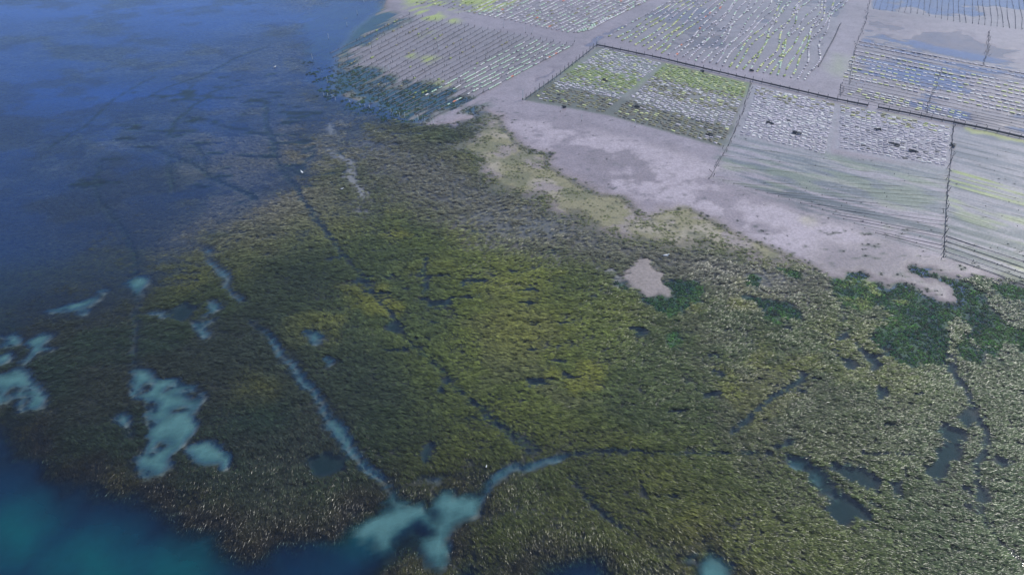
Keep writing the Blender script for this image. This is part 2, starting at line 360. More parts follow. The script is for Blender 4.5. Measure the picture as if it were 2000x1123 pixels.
# pale drier skin on the mud, in ragged sheets
pale_p = P([(1040, 235), (1200, 262), (1420, 330), (1400, 385), (1500, 400), (1600, 425), (1720, 470), (1690, 480), (1600, 465), (1585, 512), (1500, 480), (1390, 420), (1290, 395), (1200, 375), (1110, 335), (1060, 290), (985, 240)])
pale2_p = P([(1780, 485), (1850, 500), (1835, 512), (1800, 505)])
pn = fbm(GX * .8, GY, 8.0, 23, 6, .68)
pale = np.maximum(inside(pale_p, 3), inside(pale2_p, 1)) * mud
pale = pale * np.clip(sm(.445, .495, pn), 0, 1)
pale = np.maximum(pale, inside(P([(1430, 405), (1500, 400), (1580, 425), (1600, 440), (1700, 462), (1690, 478), (1600, 462), (1560, 470), (1590, 500), (1580, 515), (1500, 478), (1540, 450), (1470, 430)]), 1.0) * mud)
lay((.385, .335, .395), pale * .75)
lay((.36, .33, .22), blob(1585, 432, 26, 13).clip(-9, 9) * 0 + sm(1.5, -2.0, blob(1585, 432, 22, 10)) * .6)
lay((.235, .215, .125), fringe * .9)
lay((.30, .265, .21), fringe * sm(.50, .62, nm) * .9)
lay(mudc, fringe * sm(.53, .60, fbm(GX, GY, 5.5, 451, 5, .65)) * .7)
lay((.12, .125, .07), fringe * sm(.54, .62, fbm(GX, GY, 3.5, 457, 5, .65)) * .7)
lay((.125, .108, .086), worn * .95)
lay((.20, .17, .15), worn * sm(.48, .62, pn) * .9)
lay((.24, .205, .20), mudpatch)
lay((.165, .136, .150), mud * inside(P([(1580, 500), (1720, 480), (1850, 520), (1890, 600), (1760, 575), (1600, 540)]), 6) * .8)
# pale dusty spots in the bed
for (x, y, rx, ry, a) in ((925, 487, 40, 18, .75), (1088, 510, 14, 9, .9), (950, 470, 25, 10, .5), (706, 408, 8, 26, .9), (702, 385, 6, 14, .8), (1040, 1015, 14, 22, .4), (1075, 1000, 20, 12, .4)):
    lay((.26, .26, .28), sm(3.0, -3.0, blob(x, y, rx, ry, 4)) * a)
s_pl = np.minimum(trail(P([(643, 240), (646, 258)]), .7), trail(P([(643, 293), (655, 300), (683, 318), (681, 345), (700, 362), (706, 385)]), .8))
s_pl = np.minimum(s_pl, trail(ZA([(1450, 400), (1530, 420), (1570, 460), (1570, 500)]), .5))
paletrail = sm(1.0, -.8, s_pl)
lay((.34, .33, .34), paletrail * .8)
# under the plots
lay((.20, .19, .20), (mA + mB + mC) * .45)
lay((.20, .195, .21), (mD + mE) * .3)
lay((.17, .185, .15), mF1a * .8); lay((.16, .16, .125), mF1b * .8)
lay((.265, .25, .275), mF2 * .85); lay((.26, .245, .28), mF3 * .85)
tF = -acF  # metres in front of the back fence
lay((.105, .105, .075), (mF1a + mF1b) * sm(27, 30, tF) * .85)
lay((.17, .22, .055), mF1a * sm(13, 15, tF) * sm(24, 21, tF) * .55)
lay((.17, .22, .06), mF1b * sm(12.5, 10, tF) * .75)
lay((.235, .245, .245), mG * sm(.36, .58, streakG) * .7 * sm(62, 45, tF))
lay((.215, .232, .222), mG * sm(48, 40, tF) * .7)
lay((.100, .115, .14), mG * sm(.48, .58, streakG) * .85)
lay((.31, .27, .315), mG * sm(.46, .38, streakG) * .8)
lay((.055, .07, .08), inside(P([(1470, 365), (1560, 375), (1680, 415), (1840, 440), (1840, 480), (1730, 440), (1600, 415), (1500, 385)]), 4) * mud * sm(.50, .58, streakG) * .85)
lay((.22, .27, .12), mG * sm(.60, .72, fbm(alG * .3, acG, 3.0, 131, 3)) * .35)
lay((.23, .235, .265), mH * .55)
lay((.095, .11, .135), mH * sm(.46, .60, streakH) * .8)
hs = -acH
ystripe = np.maximum.reduce([sm(.7, .2, np.abs(hs - q) - (streakF - .4) * .8) for q in (1.2, 3.0, 5.2, 7.0)]) * sm(.36, .52, streakH)
lay((.30, .36, .07), mH * ystripe * .8)
lay((.27, .33, .09), mH * sm(.56, .7, fbm(alH * .25, acH, 2.4, 137, 3)) * sm(4, 14, hs) * .6)
lay((.045, .07, .065), mH * sm(.45, .6, streakH + .12 * sm(20, 34, hs)) * sm(14, 24, hs) * .75)
# weed colours
wv = fbm(GX, GY, 2.6, 31, 4, .62)
weed_c = np.array((.010, .050, .016), np.float32) + (np.array((.044, .110, .022), np.float32) - np.array((.010, .050, .016), np.float32)) * sm(.36, .66, wv)[..., None]
wfar_n = fbm(GX * .8, GY * .8, 5.0, 37, 4, .6)
weedfar_k = np.clip(weedfar * 1.15 - sm(.50, .60, fbm(alA * .10, acA, 2.0, 43, 4, .6)) * 1.1 * sm(-16, 4, s_wf), 0, 1)
weedfar_k = np.maximum(weedfar_k, weedfar * sm(.56, .48, wfar_n + .25 * sm(0, -9, s_wf)) * 0)
COL += (weed_c - COL) * (weed * (1 - mudpatch))[..., None]
COL += (weed_c * .8 - COL) * (weedfar_k * .95)[..., None]
lay((.26, .30, .10), weed * sm(.62, .74, wv) * inside(P([(1600, 530), (1760, 545), (1800, 600), (1700, 620), (1620, 590)]), 4) * .8)
lay((.035, .045, .03), specks * .9)
# bright algae on the top left plots
al_n = fbm(alA * .25, acA, 2.6, 63, 4, .6)
alg = np.zeros_like(nb)
for (x, y, rx, ry) in ((835, 5, 45, 12), (940, 10, 50, 12), (820, 22, 25, 8), (848, 32, 22, 9), (886, 42, 12, 5), (840, 72, 12, 8), (838, 118, 12, 6), (800, 108, 10, 5), (860, 165, 6, 4), (880, 168, 6, 3), (900, 18, 18, 6), (985, 4, 30, 8)):
    alg = np.maximum(alg, sm(2.5, -2.5, blob(x, y, rx, ry, 4)))
alg *= sm(.40, .52, al_n)
lay((.36, .42, .08), alg * .9)
lay((.27, .30, .15), sm(3, -4, blob(1640, 130, 22, 22, 5)) * .6)
lay((.28, .33, .08), mF3 * sm(6, 1, tF) * sm(.42, .52, nm) * .5)
lay((.32, .36, .08), inside(P([(1890, 250), (2100, 298), (2100, 305), (1890, 258)]), .5) * .7)
# pale bottoms of pools and channels
lay((.10, .12, .12), sand)
lay((.30, .34, .33), sand_soft)
lay((.015, .022, .022), darkw * (1 - sand) * .95)  # trails and gaps: shade between the leaves is put into the bed colour
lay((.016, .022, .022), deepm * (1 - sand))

# --- heights: z=0 is the water level
bear = GX / (GY * CP + CAM_H * SP)                                # the bed sinks away to the left; painted sky blue follows this bearing
shore = np.interp(GY, [50, 65, 83, 100, 126, 146, 173, 208, 256], [-.85, -.76, -.56, -.38, -.24, -.15, -.09, -.06, -.05]).astype(np.float32)
lefty = np.clip((shore - bear) / (.46 - .06 * sm(130, 240, GY)), 0, 1)
lefty = np.clip(lefty + (nb - .5) * .55 * sm(0, .3, lefty) + (fbm(GX * .5, GY, 11, 401, 4, .6) - .5) * .35 * sm(0, .3, lefty), 0, 1)
left2 = sm(0, 1, np.clip((shore + .20 - bear) / .42 + (nb - .5) * .3, 0, 1)) * sm(85, 125, GY)
canopy = .09 - .15 * sm(0, .25, lefty) - .15 * sm(.1, 1.0, lefty) - .15 * lefty * sm(120, 220, GY) + (nm - .5) * .08 * (1 - .7 * sm(0, .3, lefty))
canopy += .07 * sm(-20, 60, GX)
BED = canopy - .32
MUDZ = .10 + (pn - .5) * .10
pud = fbm(GX * .7, GY, 12.0, 71, 4, .55)
MUDZ -= .20 * np.clip(mE * .95 * sm(.40, .50, pud) + .55 * inside(P([(1660, 20), (2100, 75), (2100, 140), (1680, 85)]), 4) * sm(.44, .56, pud) + mD * (.30 + .70 * sm(.40, .56, streakF)) * sm(.30, .50, pud) + .7 * mA * sm(.5, .6, pud) * sm(6, -2, alA * .2) + mC * .55 * sm(.46, .56, pud)
                       + .8 * inside(P([(1040, 160), (1120, 110), (1165, 70), (1240, 40), (1200, 70), (1150, 100), (1075, 150)]), 2) * sm(.40, .5, pud), 0, 1)
HZ = BED * (1 - mud) + MUDZ * mud
HZ = HZ * (1 - fringe) + (.02 + (nm - .5) * .06) * fringe
HZ = np.where(weed > .01, HZ * (1 - weed) + (-.06 + (wv - .5) * .22) * weed, HZ)
HZ = HZ * (1 - weedfar_k) + (-.07 + .05 * wv) * weedfar_k
HZ = HZ * (1 - mudpatch) + .06 * mudpatch
HZ = HZ * (1 - sand) + np.minimum(HZ, -.62 - .25 * sm(0, -5, s_sand)) * sand
HZ = HZ * (1 - darkw) + (HZ - .30) * darkw
HZ = HZ * (1 - paletrail * (1 - mud)) - .04 * paletrail * (1 - mud)
dz = -1.0 - 2.6 * sm(0, 8, -s_deep)
HZ = HZ * (1 - deepm * (1 - sand)) + np.minimum(HZ, dz) * deepm * (1 - sand)

# --- leaf cover and leaf colour
GRASS = np.clip((1 - mud) * (1 - sm(.30, -.15, s_sand)) * (1 - weed) * (1 - mudpatch) * (1 - darkw) * (1 - deepg), 0, 1)
GRASS *= (1 - paletrail * .8)
GRASS *= 1 - fringe * (.88 - .70 * sm(.48, .58, fbm(GX, GY, 3.2, 431, 4, .65)))
GRASS *= 1 - worn * (.45 + .25 * sm(.48, .62, pn))
GRASS *= 1 - weedfar * .85
TINT = np.zeros((NYR, NXR, 3), np.float32)
def dye(c, m):
    global TINT
    TINT += (np.asarray(c, np.float32) - TINT) * m[..., None]
TINT[:] = (.098, .116, .026)
dye((.150, .160, .030), sm(.50, .70, nb) * .75)
dye((.060, .078, .028), sm(.50, .34, nb) * .75)
dye((.19, .185, .03), sm(.60, .72, fbm(GX, GY, 10, 201, 4, .6)) * .7)
dye((.115, .105, .060), sm(.58, .70, fbm(GX, GY, 14, 205, 4, .6)) * .45)
dye((.104, .142, .056), sm(20, 75, GX - (GY - 90) * .25) * .75)
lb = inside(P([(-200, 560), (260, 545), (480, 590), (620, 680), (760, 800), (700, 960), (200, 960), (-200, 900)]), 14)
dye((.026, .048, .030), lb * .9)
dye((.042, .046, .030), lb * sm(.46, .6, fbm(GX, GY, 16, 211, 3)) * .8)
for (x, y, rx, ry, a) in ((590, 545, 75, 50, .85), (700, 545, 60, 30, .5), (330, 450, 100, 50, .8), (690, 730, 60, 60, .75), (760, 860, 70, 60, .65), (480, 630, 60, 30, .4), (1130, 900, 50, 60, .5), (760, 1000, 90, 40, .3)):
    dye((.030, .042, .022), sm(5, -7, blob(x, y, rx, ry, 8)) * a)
dye((.066, .050, .028), sm(4.5, .5, s_deep) * sm(.44, .56, fbm(GX, GY, 7, 221, 3)) * .8 * sm(15, -5, GX))
dye((.130, .120, .028), sm(4.5, .5, s_deep) * sm(.56, .66, fbm(GX, GY, 5, 223, 3)) * .7)
for (x, y, rx, ry, a) in ((645, 440, 45, 25, .6), (500, 470, 45, 18, .5), (430, 530, 50, 14, .5), (505, 757, 26, 18, .7), (1010, 640, 110, 60, .5), (900, 470, 30, 16, .5), (850, 520, 60, 20, .45), (1190, 860, 50, 14, .5), (1285, 935, 26, 14, .7), (1345, 1010, 26, 30, .7), (1440, 1010, 40, 40, .4), (1060, 870, 45, 18, .3), (1000, 560, 60, 25, .5), (1230, 610, 60, 30, .4)):
    dye((.200, .190, .030), sm(4, -6, blob(x, y, rx, ry, 8)) * a * .9)
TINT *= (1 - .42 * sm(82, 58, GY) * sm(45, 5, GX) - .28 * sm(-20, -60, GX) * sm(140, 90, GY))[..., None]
dye((.215, .188, .140), worn * .8)
dye((.19, .195, .065), fringe * .8)
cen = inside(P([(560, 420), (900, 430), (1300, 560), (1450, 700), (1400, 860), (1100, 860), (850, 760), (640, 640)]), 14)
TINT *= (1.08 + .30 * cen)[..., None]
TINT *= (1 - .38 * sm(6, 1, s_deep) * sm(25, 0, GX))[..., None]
TINT[..., 2] *= 1 + .08 * (1 - cen)
TINT[..., 1] *= 1.05
fl = left2 * sm(95, 125, GY)
mot = fbm(GX * .8, GY, 20, 421, 5, .6)
dye((.135, .140, .108), fl * .8)
dye((.28, .255, .195), fl * sm(.50, .60, mot) * .85)
dye((.040, .055, .060), fl * sm(.47, .38, mot) * .75)
dye((.030, .045, .055), fl * sm(.60, .68, fbm(GX * .6, GY * 1.1, 5, 465, 4, .65)) * .8)

# --- water sheet: diffuse share and colour; sky reflection is painted into left and puddle blues
dep = np.clip(-HZ, 0, 4)
cdep = np.clip(-(canopy), 0, 3) * np.clip(GRASS * 1.3, 0, 1) + dep * (1 - np.clip(GRASS * 1.3, 0, 1))
sc = 1 - np.exp(-(.80 - .40 * np.clip(GRASS * 1.3, 0, 1)) * cdep)
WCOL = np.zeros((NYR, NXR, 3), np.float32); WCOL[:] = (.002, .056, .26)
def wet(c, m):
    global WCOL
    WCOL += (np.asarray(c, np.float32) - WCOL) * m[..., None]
wet((.014, .105, .46), sm(.05, .7, lefty) * sm(90, 180, GY))  # left shallows: reflected sky painted in as diffuse blue
wet((.050, .165, .58), sm(.0, .5, lefty) * sm(170, 270, GY))  # farther out, the brighter sky reflection is painted in too
wet((.001, .024, .050), deepm * .9)
wet((.001, .009, .034), deepm * sm(-7, -.5, s_deep) * .9)
wet((.002, .024, .034), darkw * (1 - deepm) * .9)
turb = np.zeros_like(nb)
for (x, y, rx, ry) in ((30, 1040, 45, 40), (190, 1095, 70, 30), (330, 1110, 50, 25), (690, 1030, 30, 30)):
    turb = np.maximum(turb, sm(5, -6, blob(x, y, rx, ry, 8)))
wet((.001, .115, .125), turb * deepm)
wet((.020, .085, .11), sand)
wet((.11, .25, .255), sand_soft * .9)
sc = sc * (1 - .6 * darkw)
sc = np.clip(sc + .28 * sand_soft + (.13 * left2 + .08 * lefty + .13 * sm(0, .8, lefty) * sm(110, 240, GY)) * (1 - mud), 0, .93)  # left2 and lefty add diffuse blue in place of sky reflection
sc = np.where(mud > .5, np.clip(dep * 3.5, 0, .32), sc)
sc = np.clip(sc * (.86 + .5 * (fbm(GX * .6, GY, 22, 411, 4, .6) - .36) * 2 * sm(0, .4, lefty)), 0, .92)
mo2 = fbm(GX * .7, GY, 9, 461, 5, .62)
sc = sc * (1 - .38 * left2 * sm(.50, .60, mo2) * (1 - mud))
sc = np.maximum(sc, .40 * weedfar * (dep > 0))
wet((.24, .33, .75), mud)  # puddles on the mud: sky reflection painted as pale blue
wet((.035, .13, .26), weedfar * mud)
KX = np.array((1.1, .38, .28), np.float32)
WT = np.exp(-KX * np.clip(cdep, 0, 3)[..., None]).astype(np.float32)

def samp(A, x, y):
    """Bilinear lookup of a map at world points (held at the rim outside it)."""
    fx = np.clip((np.asarray(x) - X0) / ST, 0, NXR - 1.001); fy = np.clip((np.asarray(y) - Y0) / ST, 0, NYR - 1.001)
    i = fx.astype(np.int32); j = fy.astype(np.int32)
    fx = (fx - i); fy = (fy - j)
    if A.ndim == 3:
        fx = fx[..., None]; fy = fy[..., None]
    return (A[j, i] * (1 - fx) + A[j, i + 1] * fx) * (1 - fy) + (A[j + 1, i] * (1 - fx) + A[j + 1, i + 1] * fx) * fy

# ------------------------------------------------------------------ material helpers
def mat(name):
    m = bpy.data.materials.new(name); m.use_nodes = True
    nt = m.node_tree
    return m, nt, nt.nodes['Principled BSDF']
def N(nt, t, **kw):
    n = nt.nodes.new(t)
    for k, v in kw.items():
        setattr(n, k, v)
    return n
def attr(nt, name, typ='GEOMETRY'):
    return N(nt, 'ShaderNodeAttribute', attribute_name=name, attribute_type=typ)
def noise(nt, scale, detail=4, rough=.6, vec=None):
    n = N(nt, 'ShaderNodeTexNoise'); n.inputs['Scale'].default_value = scale
    n.inputs['Detail'].default_value = detail; n.inputs['Roughness'].default_value = rough
    if vec is not None:
        nt.links.new(vec, n.inputs['Vector'])
    return n
def ramp(nt, src, a, b, va, vb):
    n = N(nt, 'ShaderNodeMapRange'); n.inputs['From Min'].default_value = a; n.inputs['From Max'].default_value = b
    n.inputs['To Min'].default_value = va; n.inputs['To Max'].default_value = vb
    nt.links.new(src, n.inputs['Value'])
    return n.outputs[0]
def mul(nt, a, b):
    n = N(nt, 'ShaderNodeMath', operation='MULTIPLY'); nt.links.new(a, n.inputs[0])
    if isinstance(b, float): n.inputs[1].default_value = b
    else: nt.links.new(b, n.inputs[1])
    return n.outputs[0]
def scalecol(nt, col, f):
    n = N(nt, 'ShaderNodeVectorMath', operation='SCALE'); nt.links.new(col, n.inputs[0]); nt.links.new(f, n.inputs['Scale'])
    return n.outputs[0]
def simple(name, c, rough=.6, var=.25, scale=3.0):
    m, nt, b = mat(name)
    tc = N(nt, 'ShaderNodeTexCoord')
    n = noise(nt, scale, 3, .6, tc.outputs['Object'])
    rgbn = N(nt, 'ShaderNodeRGB'); rgbn.outputs[0].default_value = (*c, 1)
    oi = N(nt, 'ShaderNodeObjectInfo')
    f = mul(nt, ramp(nt, n.outputs[0], .3, .7, 1 - var, 1 + var), ramp(nt, oi.outputs['Random'], 0, 1, .8, 1.2))
    nt.links.new(scalecol(nt, rgbn.outputs[0], f), b.inputs['Base Color'])
    b.inputs['Roughness'].default_value = rough
    return m

# terrain
M_bed, nt, b = mat('bay_floor')
geo = N(nt, 'ShaderNodeNewGeometry')
a = attr(nt, 'Col'); w = attr(nt, 'wet')
na = noise(nt, 2.2, 5, .62, geo.outputs['Position']); nbb = noise(nt, .35, 5, .6, geo.outputs['Position'])
f = mul(nt, ramp(nt, na.outputs[0], .3, .7, .76, 1.24), ramp(nt, nbb.outputs[0], .3, .7, .88, 1.12))
nsp = noise(nt, 6.5, 2, .5, geo.outputs['Position'])
f = mul(nt, f, ramp(nt, nsp.outputs[0], .62, .72, 1.0, .72))
nt.links.new(scalecol(nt, a.outputs['Color'], f), b.inputs['Base Color'])
nt.links.new(ramp(nt, w.outputs['Fac'], 0, 1, .75, .38), b.inputs['Roughness'])
bp = N(nt, 'ShaderNodeBump'); bp.inputs['Strength'].default_value = .5; bp.inputs['Distance'].default_value = .06
nt.links.new(na.outputs[0], bp.inputs['Height']); nt.links.new(bp.outputs[0], b.inputs['Normal'])

# water
M_wat, nt, b = mat('bay_water')
nt.nodes.remove(b); out = nt.nodes['Material Output']
geo = N(nt, 'ShaderNodeNewGeometry')
r1 = noise(nt, 1.6, 3, .6, geo.outputs['Position']); r2 = noise(nt, 7.0, 2, .5, geo.outputs['Position'])
ad = N(nt, 'ShaderNodeMath', operation='ADD'); nt.links.new(r1.outputs[0], ad.inputs[0]); nt.links.new(mul(nt, r2.outputs[0], .35), ad.inputs[1])
bp = N(nt, 'ShaderNodeBump'); bp.inputs['Strength'].default_value = .25; bp.inputs['Distance'].default_value = .04
nt.links.new(ad.outputs[0], bp.inputs['Height'])
tr = N(nt, 'ShaderNodeBsdfTransparent'); df = N(nt, 'ShaderNodeBsdfDiffuse'); gl = N(nt, 'ShaderNodeBsdfGlossy'); fr = N(nt, 'ShaderNodeFresnel')
fr.inputs['IOR'].default_value = 1.33; gl.inputs['Roughness'].default_value = .045
for n_ in (gl, fr): nt.links.new(bp.outputs[0], n_.inputs['Normal'])
at, aw, asc = attr(nt, 'WT'), attr(nt, 'WCOL'), attr(nt, 'sc')
nt.links.new(at.outputs['Color'], tr.inputs[0])
nv = noise(nt, .9, 4, .65, geo.outputs['Position'])
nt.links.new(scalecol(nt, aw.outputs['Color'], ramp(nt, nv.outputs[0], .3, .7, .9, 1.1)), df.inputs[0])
m1, m2 = N(nt, 'ShaderNodeMixShader'), N(nt, 'ShaderNodeMixShader')
nt.links.new(asc.outputs['Fac'], m1.inputs[0]); nt.links.new(tr.outputs[0], m1.inputs[1]); nt.links.new(df.outputs[0], m1.inputs[2])
nt.links.new(fr.outputs[0], m2.inputs[0]); nt.links.new(m1.outputs[0], m2.inputs[1]); nt.links.new(gl.outputs[0], m2.inputs[2])
nt.links.new(m2.outputs[0], out.inputs[0])

# leaves (tint comes from each tuft's place, variation from each leaf)
def leafmat(name, rough, spec):
    m, nt, b = mat(name)
    ti = attr(nt, 'tint', 'INSTANCER'); bv = attr(nt, 'bv')
    nt.links.new(scalecol(nt, ti.outputs['Vector'], bv.outputs['Fac']), b.inputs['Base Color'])
    b.inputs['Roughness'].default_value = rough
    b.inputs['Specular IOR Level'].default_value = spec
    return m
M_leaf = leafmat('eelgrass_leaf', .31, .27)
M_weed = leafmat('sea_lettuce_leaf', .55, .1)

# ------------------------------------------------------------------ sheets
def sheet(name, xs, ys, zfun, attrs, material, kind='structure'):
    nx, ny = len(xs), len(ys)
    XX, YY = np.meshgrid(xs, ys)
    co = np.stack([XX, YY, zfun(XX, YY)], -1).astype(np.float32).reshape(-1)
    me = bpy.data.meshes.new(name)
    idx = np.arange(nx * ny, dtype=np.int32).reshape(ny, nx)
    q = np.stack([idx[:-1, :-1], idx[:-1, 1:], idx[1:, 1:], idx[1:, :-1]], -1).reshape(-1)
    nq = len(q) // 4
    me.vertices.add(nx * ny); me.vertices.foreach_set('co', co)
    me.loops.add(len(q)); me.loops.foreach_set('vertex_index', q)
    me.polygons.add(nq)
    me.polygons.foreach_set('loop_start', np.arange(0, len(q), 4, dtype=np.int32))
    me.polygons.foreach_set('use_smooth', np.ones(nq, bool))
    me.update(calc_edges=True)
    for an, A in attrs.items():
        v = samp(A, XX, YY).astype(np.float32)
        if A.ndim == 3:
            at_ = me.attributes.new(an, 'FLOAT_COLOR', 'POINT')
            at_.data.foreach_set('color', np.concatenate([v.reshape(-1, 3), np.ones((nx * ny, 1), np.float32)], 1).reshape(-1))
        else:
            at_ = me.attributes.new(an, 'FLOAT', 'POINT'); at_.data.foreach_set('value', v.reshape(-1))
    me.materials.append(material)
    o = bpy.data.objects.new(name, me); C.objects.link(o)
    o['kind'] = kind
    return o
ys = [44.0]
while ys[-1] < 278:
    ys.append(ys[-1] + .24 + .0022 * (ys[-1] - 44))
ext_y = [-1200, -600, -200, -40, 10, 30, 40]; ext_y2 = [284, 300, 340, 420, 600, 1000, 1700]
xs_in = np.arange(-178, 178.01, .4)
ext_x = [-1500, -800, -400, -250, -200, -184]
xs = np.array(ext_x + list(xs_in) + [-v for v in ext_x[::-1]]); ysn = np.array(ext_y + ys + ext_y2)
WETM = np.clip(mud * (1 - pale * .7) * sm(.5, -3, s_mud) * sm(.2, 2.5, s_weed), 0, 1)
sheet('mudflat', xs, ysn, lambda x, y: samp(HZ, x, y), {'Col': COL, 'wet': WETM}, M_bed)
wxs = np.array(ext_x + list(xs_in[::2]) + [-v for v in ext_x[::-1]]); wys = np.array(ext_y + ys[::2] + ext_y2)
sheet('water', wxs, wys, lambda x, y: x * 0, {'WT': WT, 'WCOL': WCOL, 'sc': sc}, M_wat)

# ------------------------------------------------------------------ eelgrass: tufts of real leaves
def tuft(name, seed, n, length, spread, width, material):
    r = random.Random(seed)
    vs_, fs, bvs = [], [], []
    for k in range(n):
        L = length * r.uniform(.55, 1.25); w = width * r.uniform(.6, 1.3)
        x, y = r.uniform(-.5, .35) * length * .6, r.uniform(-1, 1) * spread
        ang = r.gauss(0, .16); curl = r.gauss(0, .35); z = r.uniform(-.10, .07); roll = r.gauss(0, .20)
        arch = r.uniform(.02, .10)
        seg = 3; br = min(1.6, max(.25, r.gauss(1.0, .34)))
        base = len(vs_)
        for s in range(seg + 1):
            t = s / seg
            ww = w * (.75 + .5 * t) if t < .8 else w * .45
            dx, dy = math.cos(ang), math.sin(ang)
            zz = z + arch * math.sin(t * math.pi * .9) - .05 * t
            px_, py_ = -dy * math.cos(roll), dx * math.cos(roll)
            h = math.sin(roll) * .5
            vs_.append((x - px_ * ww / 2, y - py_ * ww / 2, zz - h * ww)); vs_.append((x + px_ * ww / 2, y + py_ * ww / 2, zz + h * ww))
            bvs += [br * (.8 + .3 * t)] * 2
            if s:
                q = base + 2 * s
                fs.append((q - 2, q - 1, q + 1, q))
            x += dx * L / seg; y += dy * L / seg; ang += curl / seg; roll += r.gauss(0, .15)
    me = bpy.data.meshes.new(name); me.from_pydata(vs_, [], fs); me.update()
    a_ = me.attributes.new('bv', 'FLOAT', 'POINT'); a_.data.foreach_set('value', np.array(bvs, np.float32))
    for p_ in me.polygons: p_.use_smooth = True
    me.materials.append(material)
    return bpy.data.objects.new(name, me)          # a source shape, not linked to the scene
def lettuce(name, seed, material):
    r = random.Random(seed)
    vs_, fs, bvs = [], [], []
    for k in range(9):
        cx, cy, cz = r.uniform(-.35, .35), r.uniform(-.35, .35), r.uniform(0, .05)
        rad = r.uniform(.12, .26); base = len(vs_); br = max(.3, r.gauss(1, .4))
        vs_.append((cx, cy, cz + .04)); bvs.append(br)
        m_ = 7
        for s in range(m_):
            a_ = 2 * math.pi * s / m_; q = rad * r.uniform(.6, 1.2)
            vs_.append((cx + q * math.cos(a_), cy + q * math.sin(a_), cz + r.uniform(-.05, .12))); bvs.append(br * r.uniform(.8, 1.2))
        for s in range(m_):
            fs.append((base, base + 1 + s, base + 1 + (s + 1) % m_))
    me = bpy.data.meshes.new(name); me.from_pydata(vs_, [], fs); me.update()
    a_ = me.attributes.new('bv', 'FLOAT', 'POINT'); a_.data.foreach_set('value', np.array(bvs, np.float32))
    me.materials.append(material)
    return bpy.data.objects.new(name, me)

def scatter(name, pts, rots, scl, tint, var, sources):
    me = bpy.data.meshes.new(name)
    n = len(pts)
    me.vertices.add(n); me.vertices.foreach_set('co', pts.astype(np.float32).reshape(-1))
    for an, typ, key, v in (('rot', 'FLOAT_VECTOR', 'vector', rots), ('scl', 'FLOAT', 'value', scl), ('tint', 'FLOAT_VECTOR', 'vector', tint), ('variant', 'INT', 'value', var)):
        a_ = me.attributes.new(an, typ, 'POINT')
        a_.data.foreach_set(key, np.ascontiguousarray(v.astype(np.int32 if typ == 'INT' else np.float32)).reshape(-1))
    o = bpy.data.objects.new(name, me); C.objects.link(o); o['kind'] = 'stuff'
    ng = bpy.data.node_groups.new(name + '_scatter', 'GeometryNodeTree')
    ng.interface.new_socket('Geometry', in_out='INPUT', socket_type='NodeSocketGeometry')
    ng.interface.new_socket('Geometry', in_out='OUTPUT', socket_type='NodeSocketGeometry')
    gi, go = ng.nodes.new('NodeGroupInput'), ng.nodes.new('NodeGroupOutput')
    iop = ng.nodes.new('GeometryNodeInstanceOnPoints')
    g2i = ng.nodes.new('GeometryNodeGeometryToInstance')
    for s in reversed(sources):
        oi = ng.nodes.new('GeometryNodeObjectInfo'); oi.inputs['Object'].default_value = s
        ng.links.new(oi.outputs['Geometry'], g2i.inputs[0])
    iop.inputs['Pick Instance'].default_value = True
    def na_(nm_, typ):
        q = ng.nodes.new('GeometryNodeInputNamedAttribute'); q.data_type = typ; q.inputs['Name'].default_value = nm_
        return q.outputs['Attribute']
    ng.links.new(gi.outputs[0], iop.inputs['Points']); ng.links.new(g2i.outputs[0], iop.inputs['Instance'])
    ng.links.new(na_('variant', 'INT'), iop.inputs['Instance Index'])
    ng.links.new(na_('rot', 'FLOAT_VECTOR'), iop.inputs['Rotation'])
    ng.links.new(na_('scl', 'FLOAT'), iop.inputs['Scale'])
    ng.links.new(iop.outputs[0], go.inputs[0])
    md = o.modifiers.new('scatter', 'NODES'); md.node_group = ng
    return o

def candidates(y0, y1, step):
    ax = np.arange(X0 + 4, X1 - 4, step); ay = np.arange(y0, y1, step)
    gx_, gy_ = np.meshgrid(ax, ay)
    gx_ = gx_ + RNG.uniform(-.5, .5, gx_.shape) * step; gy_ = gy_ + RNG.uniform(-.5, .5, gy_.shape) * step
    x, y = gx_.ravel(), gy_.ravel()
    dist = y * CP + CAM_H * SP                      # depth along the optical axis
    k = np.abs(x) < dist * (1000 / F) + 14          # the bed in and around the view
    return x[k], y[k]

FLOW = (fbm(GX, GY, 30, 301, 3) - .5) * 1.5 + (fbm(GX, GY, 5, 305, 2) - .5) * .9 - .22
FLOW += -.75 * sm(78, 58, GY) * sm(40, 0, GX) - .45 * sm(4, 0, s_deep) 
FLOW += .30 * sm(-10, -50, GX)
bx, by, bs = [], [], []
for y0, y1, st, s in ((46, 80, .26, .53), (80, 110, .29, .58), (110, 150, .34, .62), (150, 279, .46, .82)):
    x, y = candidates(y0, y1, st)
    bx.append(x); by.append(y); bs.append(np.full(len(x), s))
x, y, s = np.concatenate(bx), np.concatenate(by), np.concatenate(bs)
lump = fbm(GX * .45 + GY * .12, GY * 1.05, 1.1, 511, 3, .6)
ft = samp(FLOW, x, y)
g = samp(GRASS, x, y) ** 1.3 * np.clip(.55 + 1.1 * (samp(lump, x, y) - .25), .35, 1)
for q_ in (-.3, .3, .6):                      # no leaf may lie across open water
    for w_ in (-.16, .16):
        g = np.minimum(g, .02 + samp(GRASS, x + s * (q_ * np.cos(ft) - w_ * np.sin(ft)), y + s * (q_ * np.sin(ft) + w_ * np.cos(ft))))
keep = RNG.random(len(x)) < g
x, y, s = x[keep], y[keep], s[keep]
z = samp(canopy, x, y) - .40 * sm(1.4, -.2, samp(s_sand, x, y)) - 1.3 * sm(2.4, -3.2, samp(s_deep, x, y)) - .12 * sm(1.0, .1, samp(s_dark, x, y))
fr_ = samp(fringe, x, y); z = z * (1 - fr_) + .03 * fr_
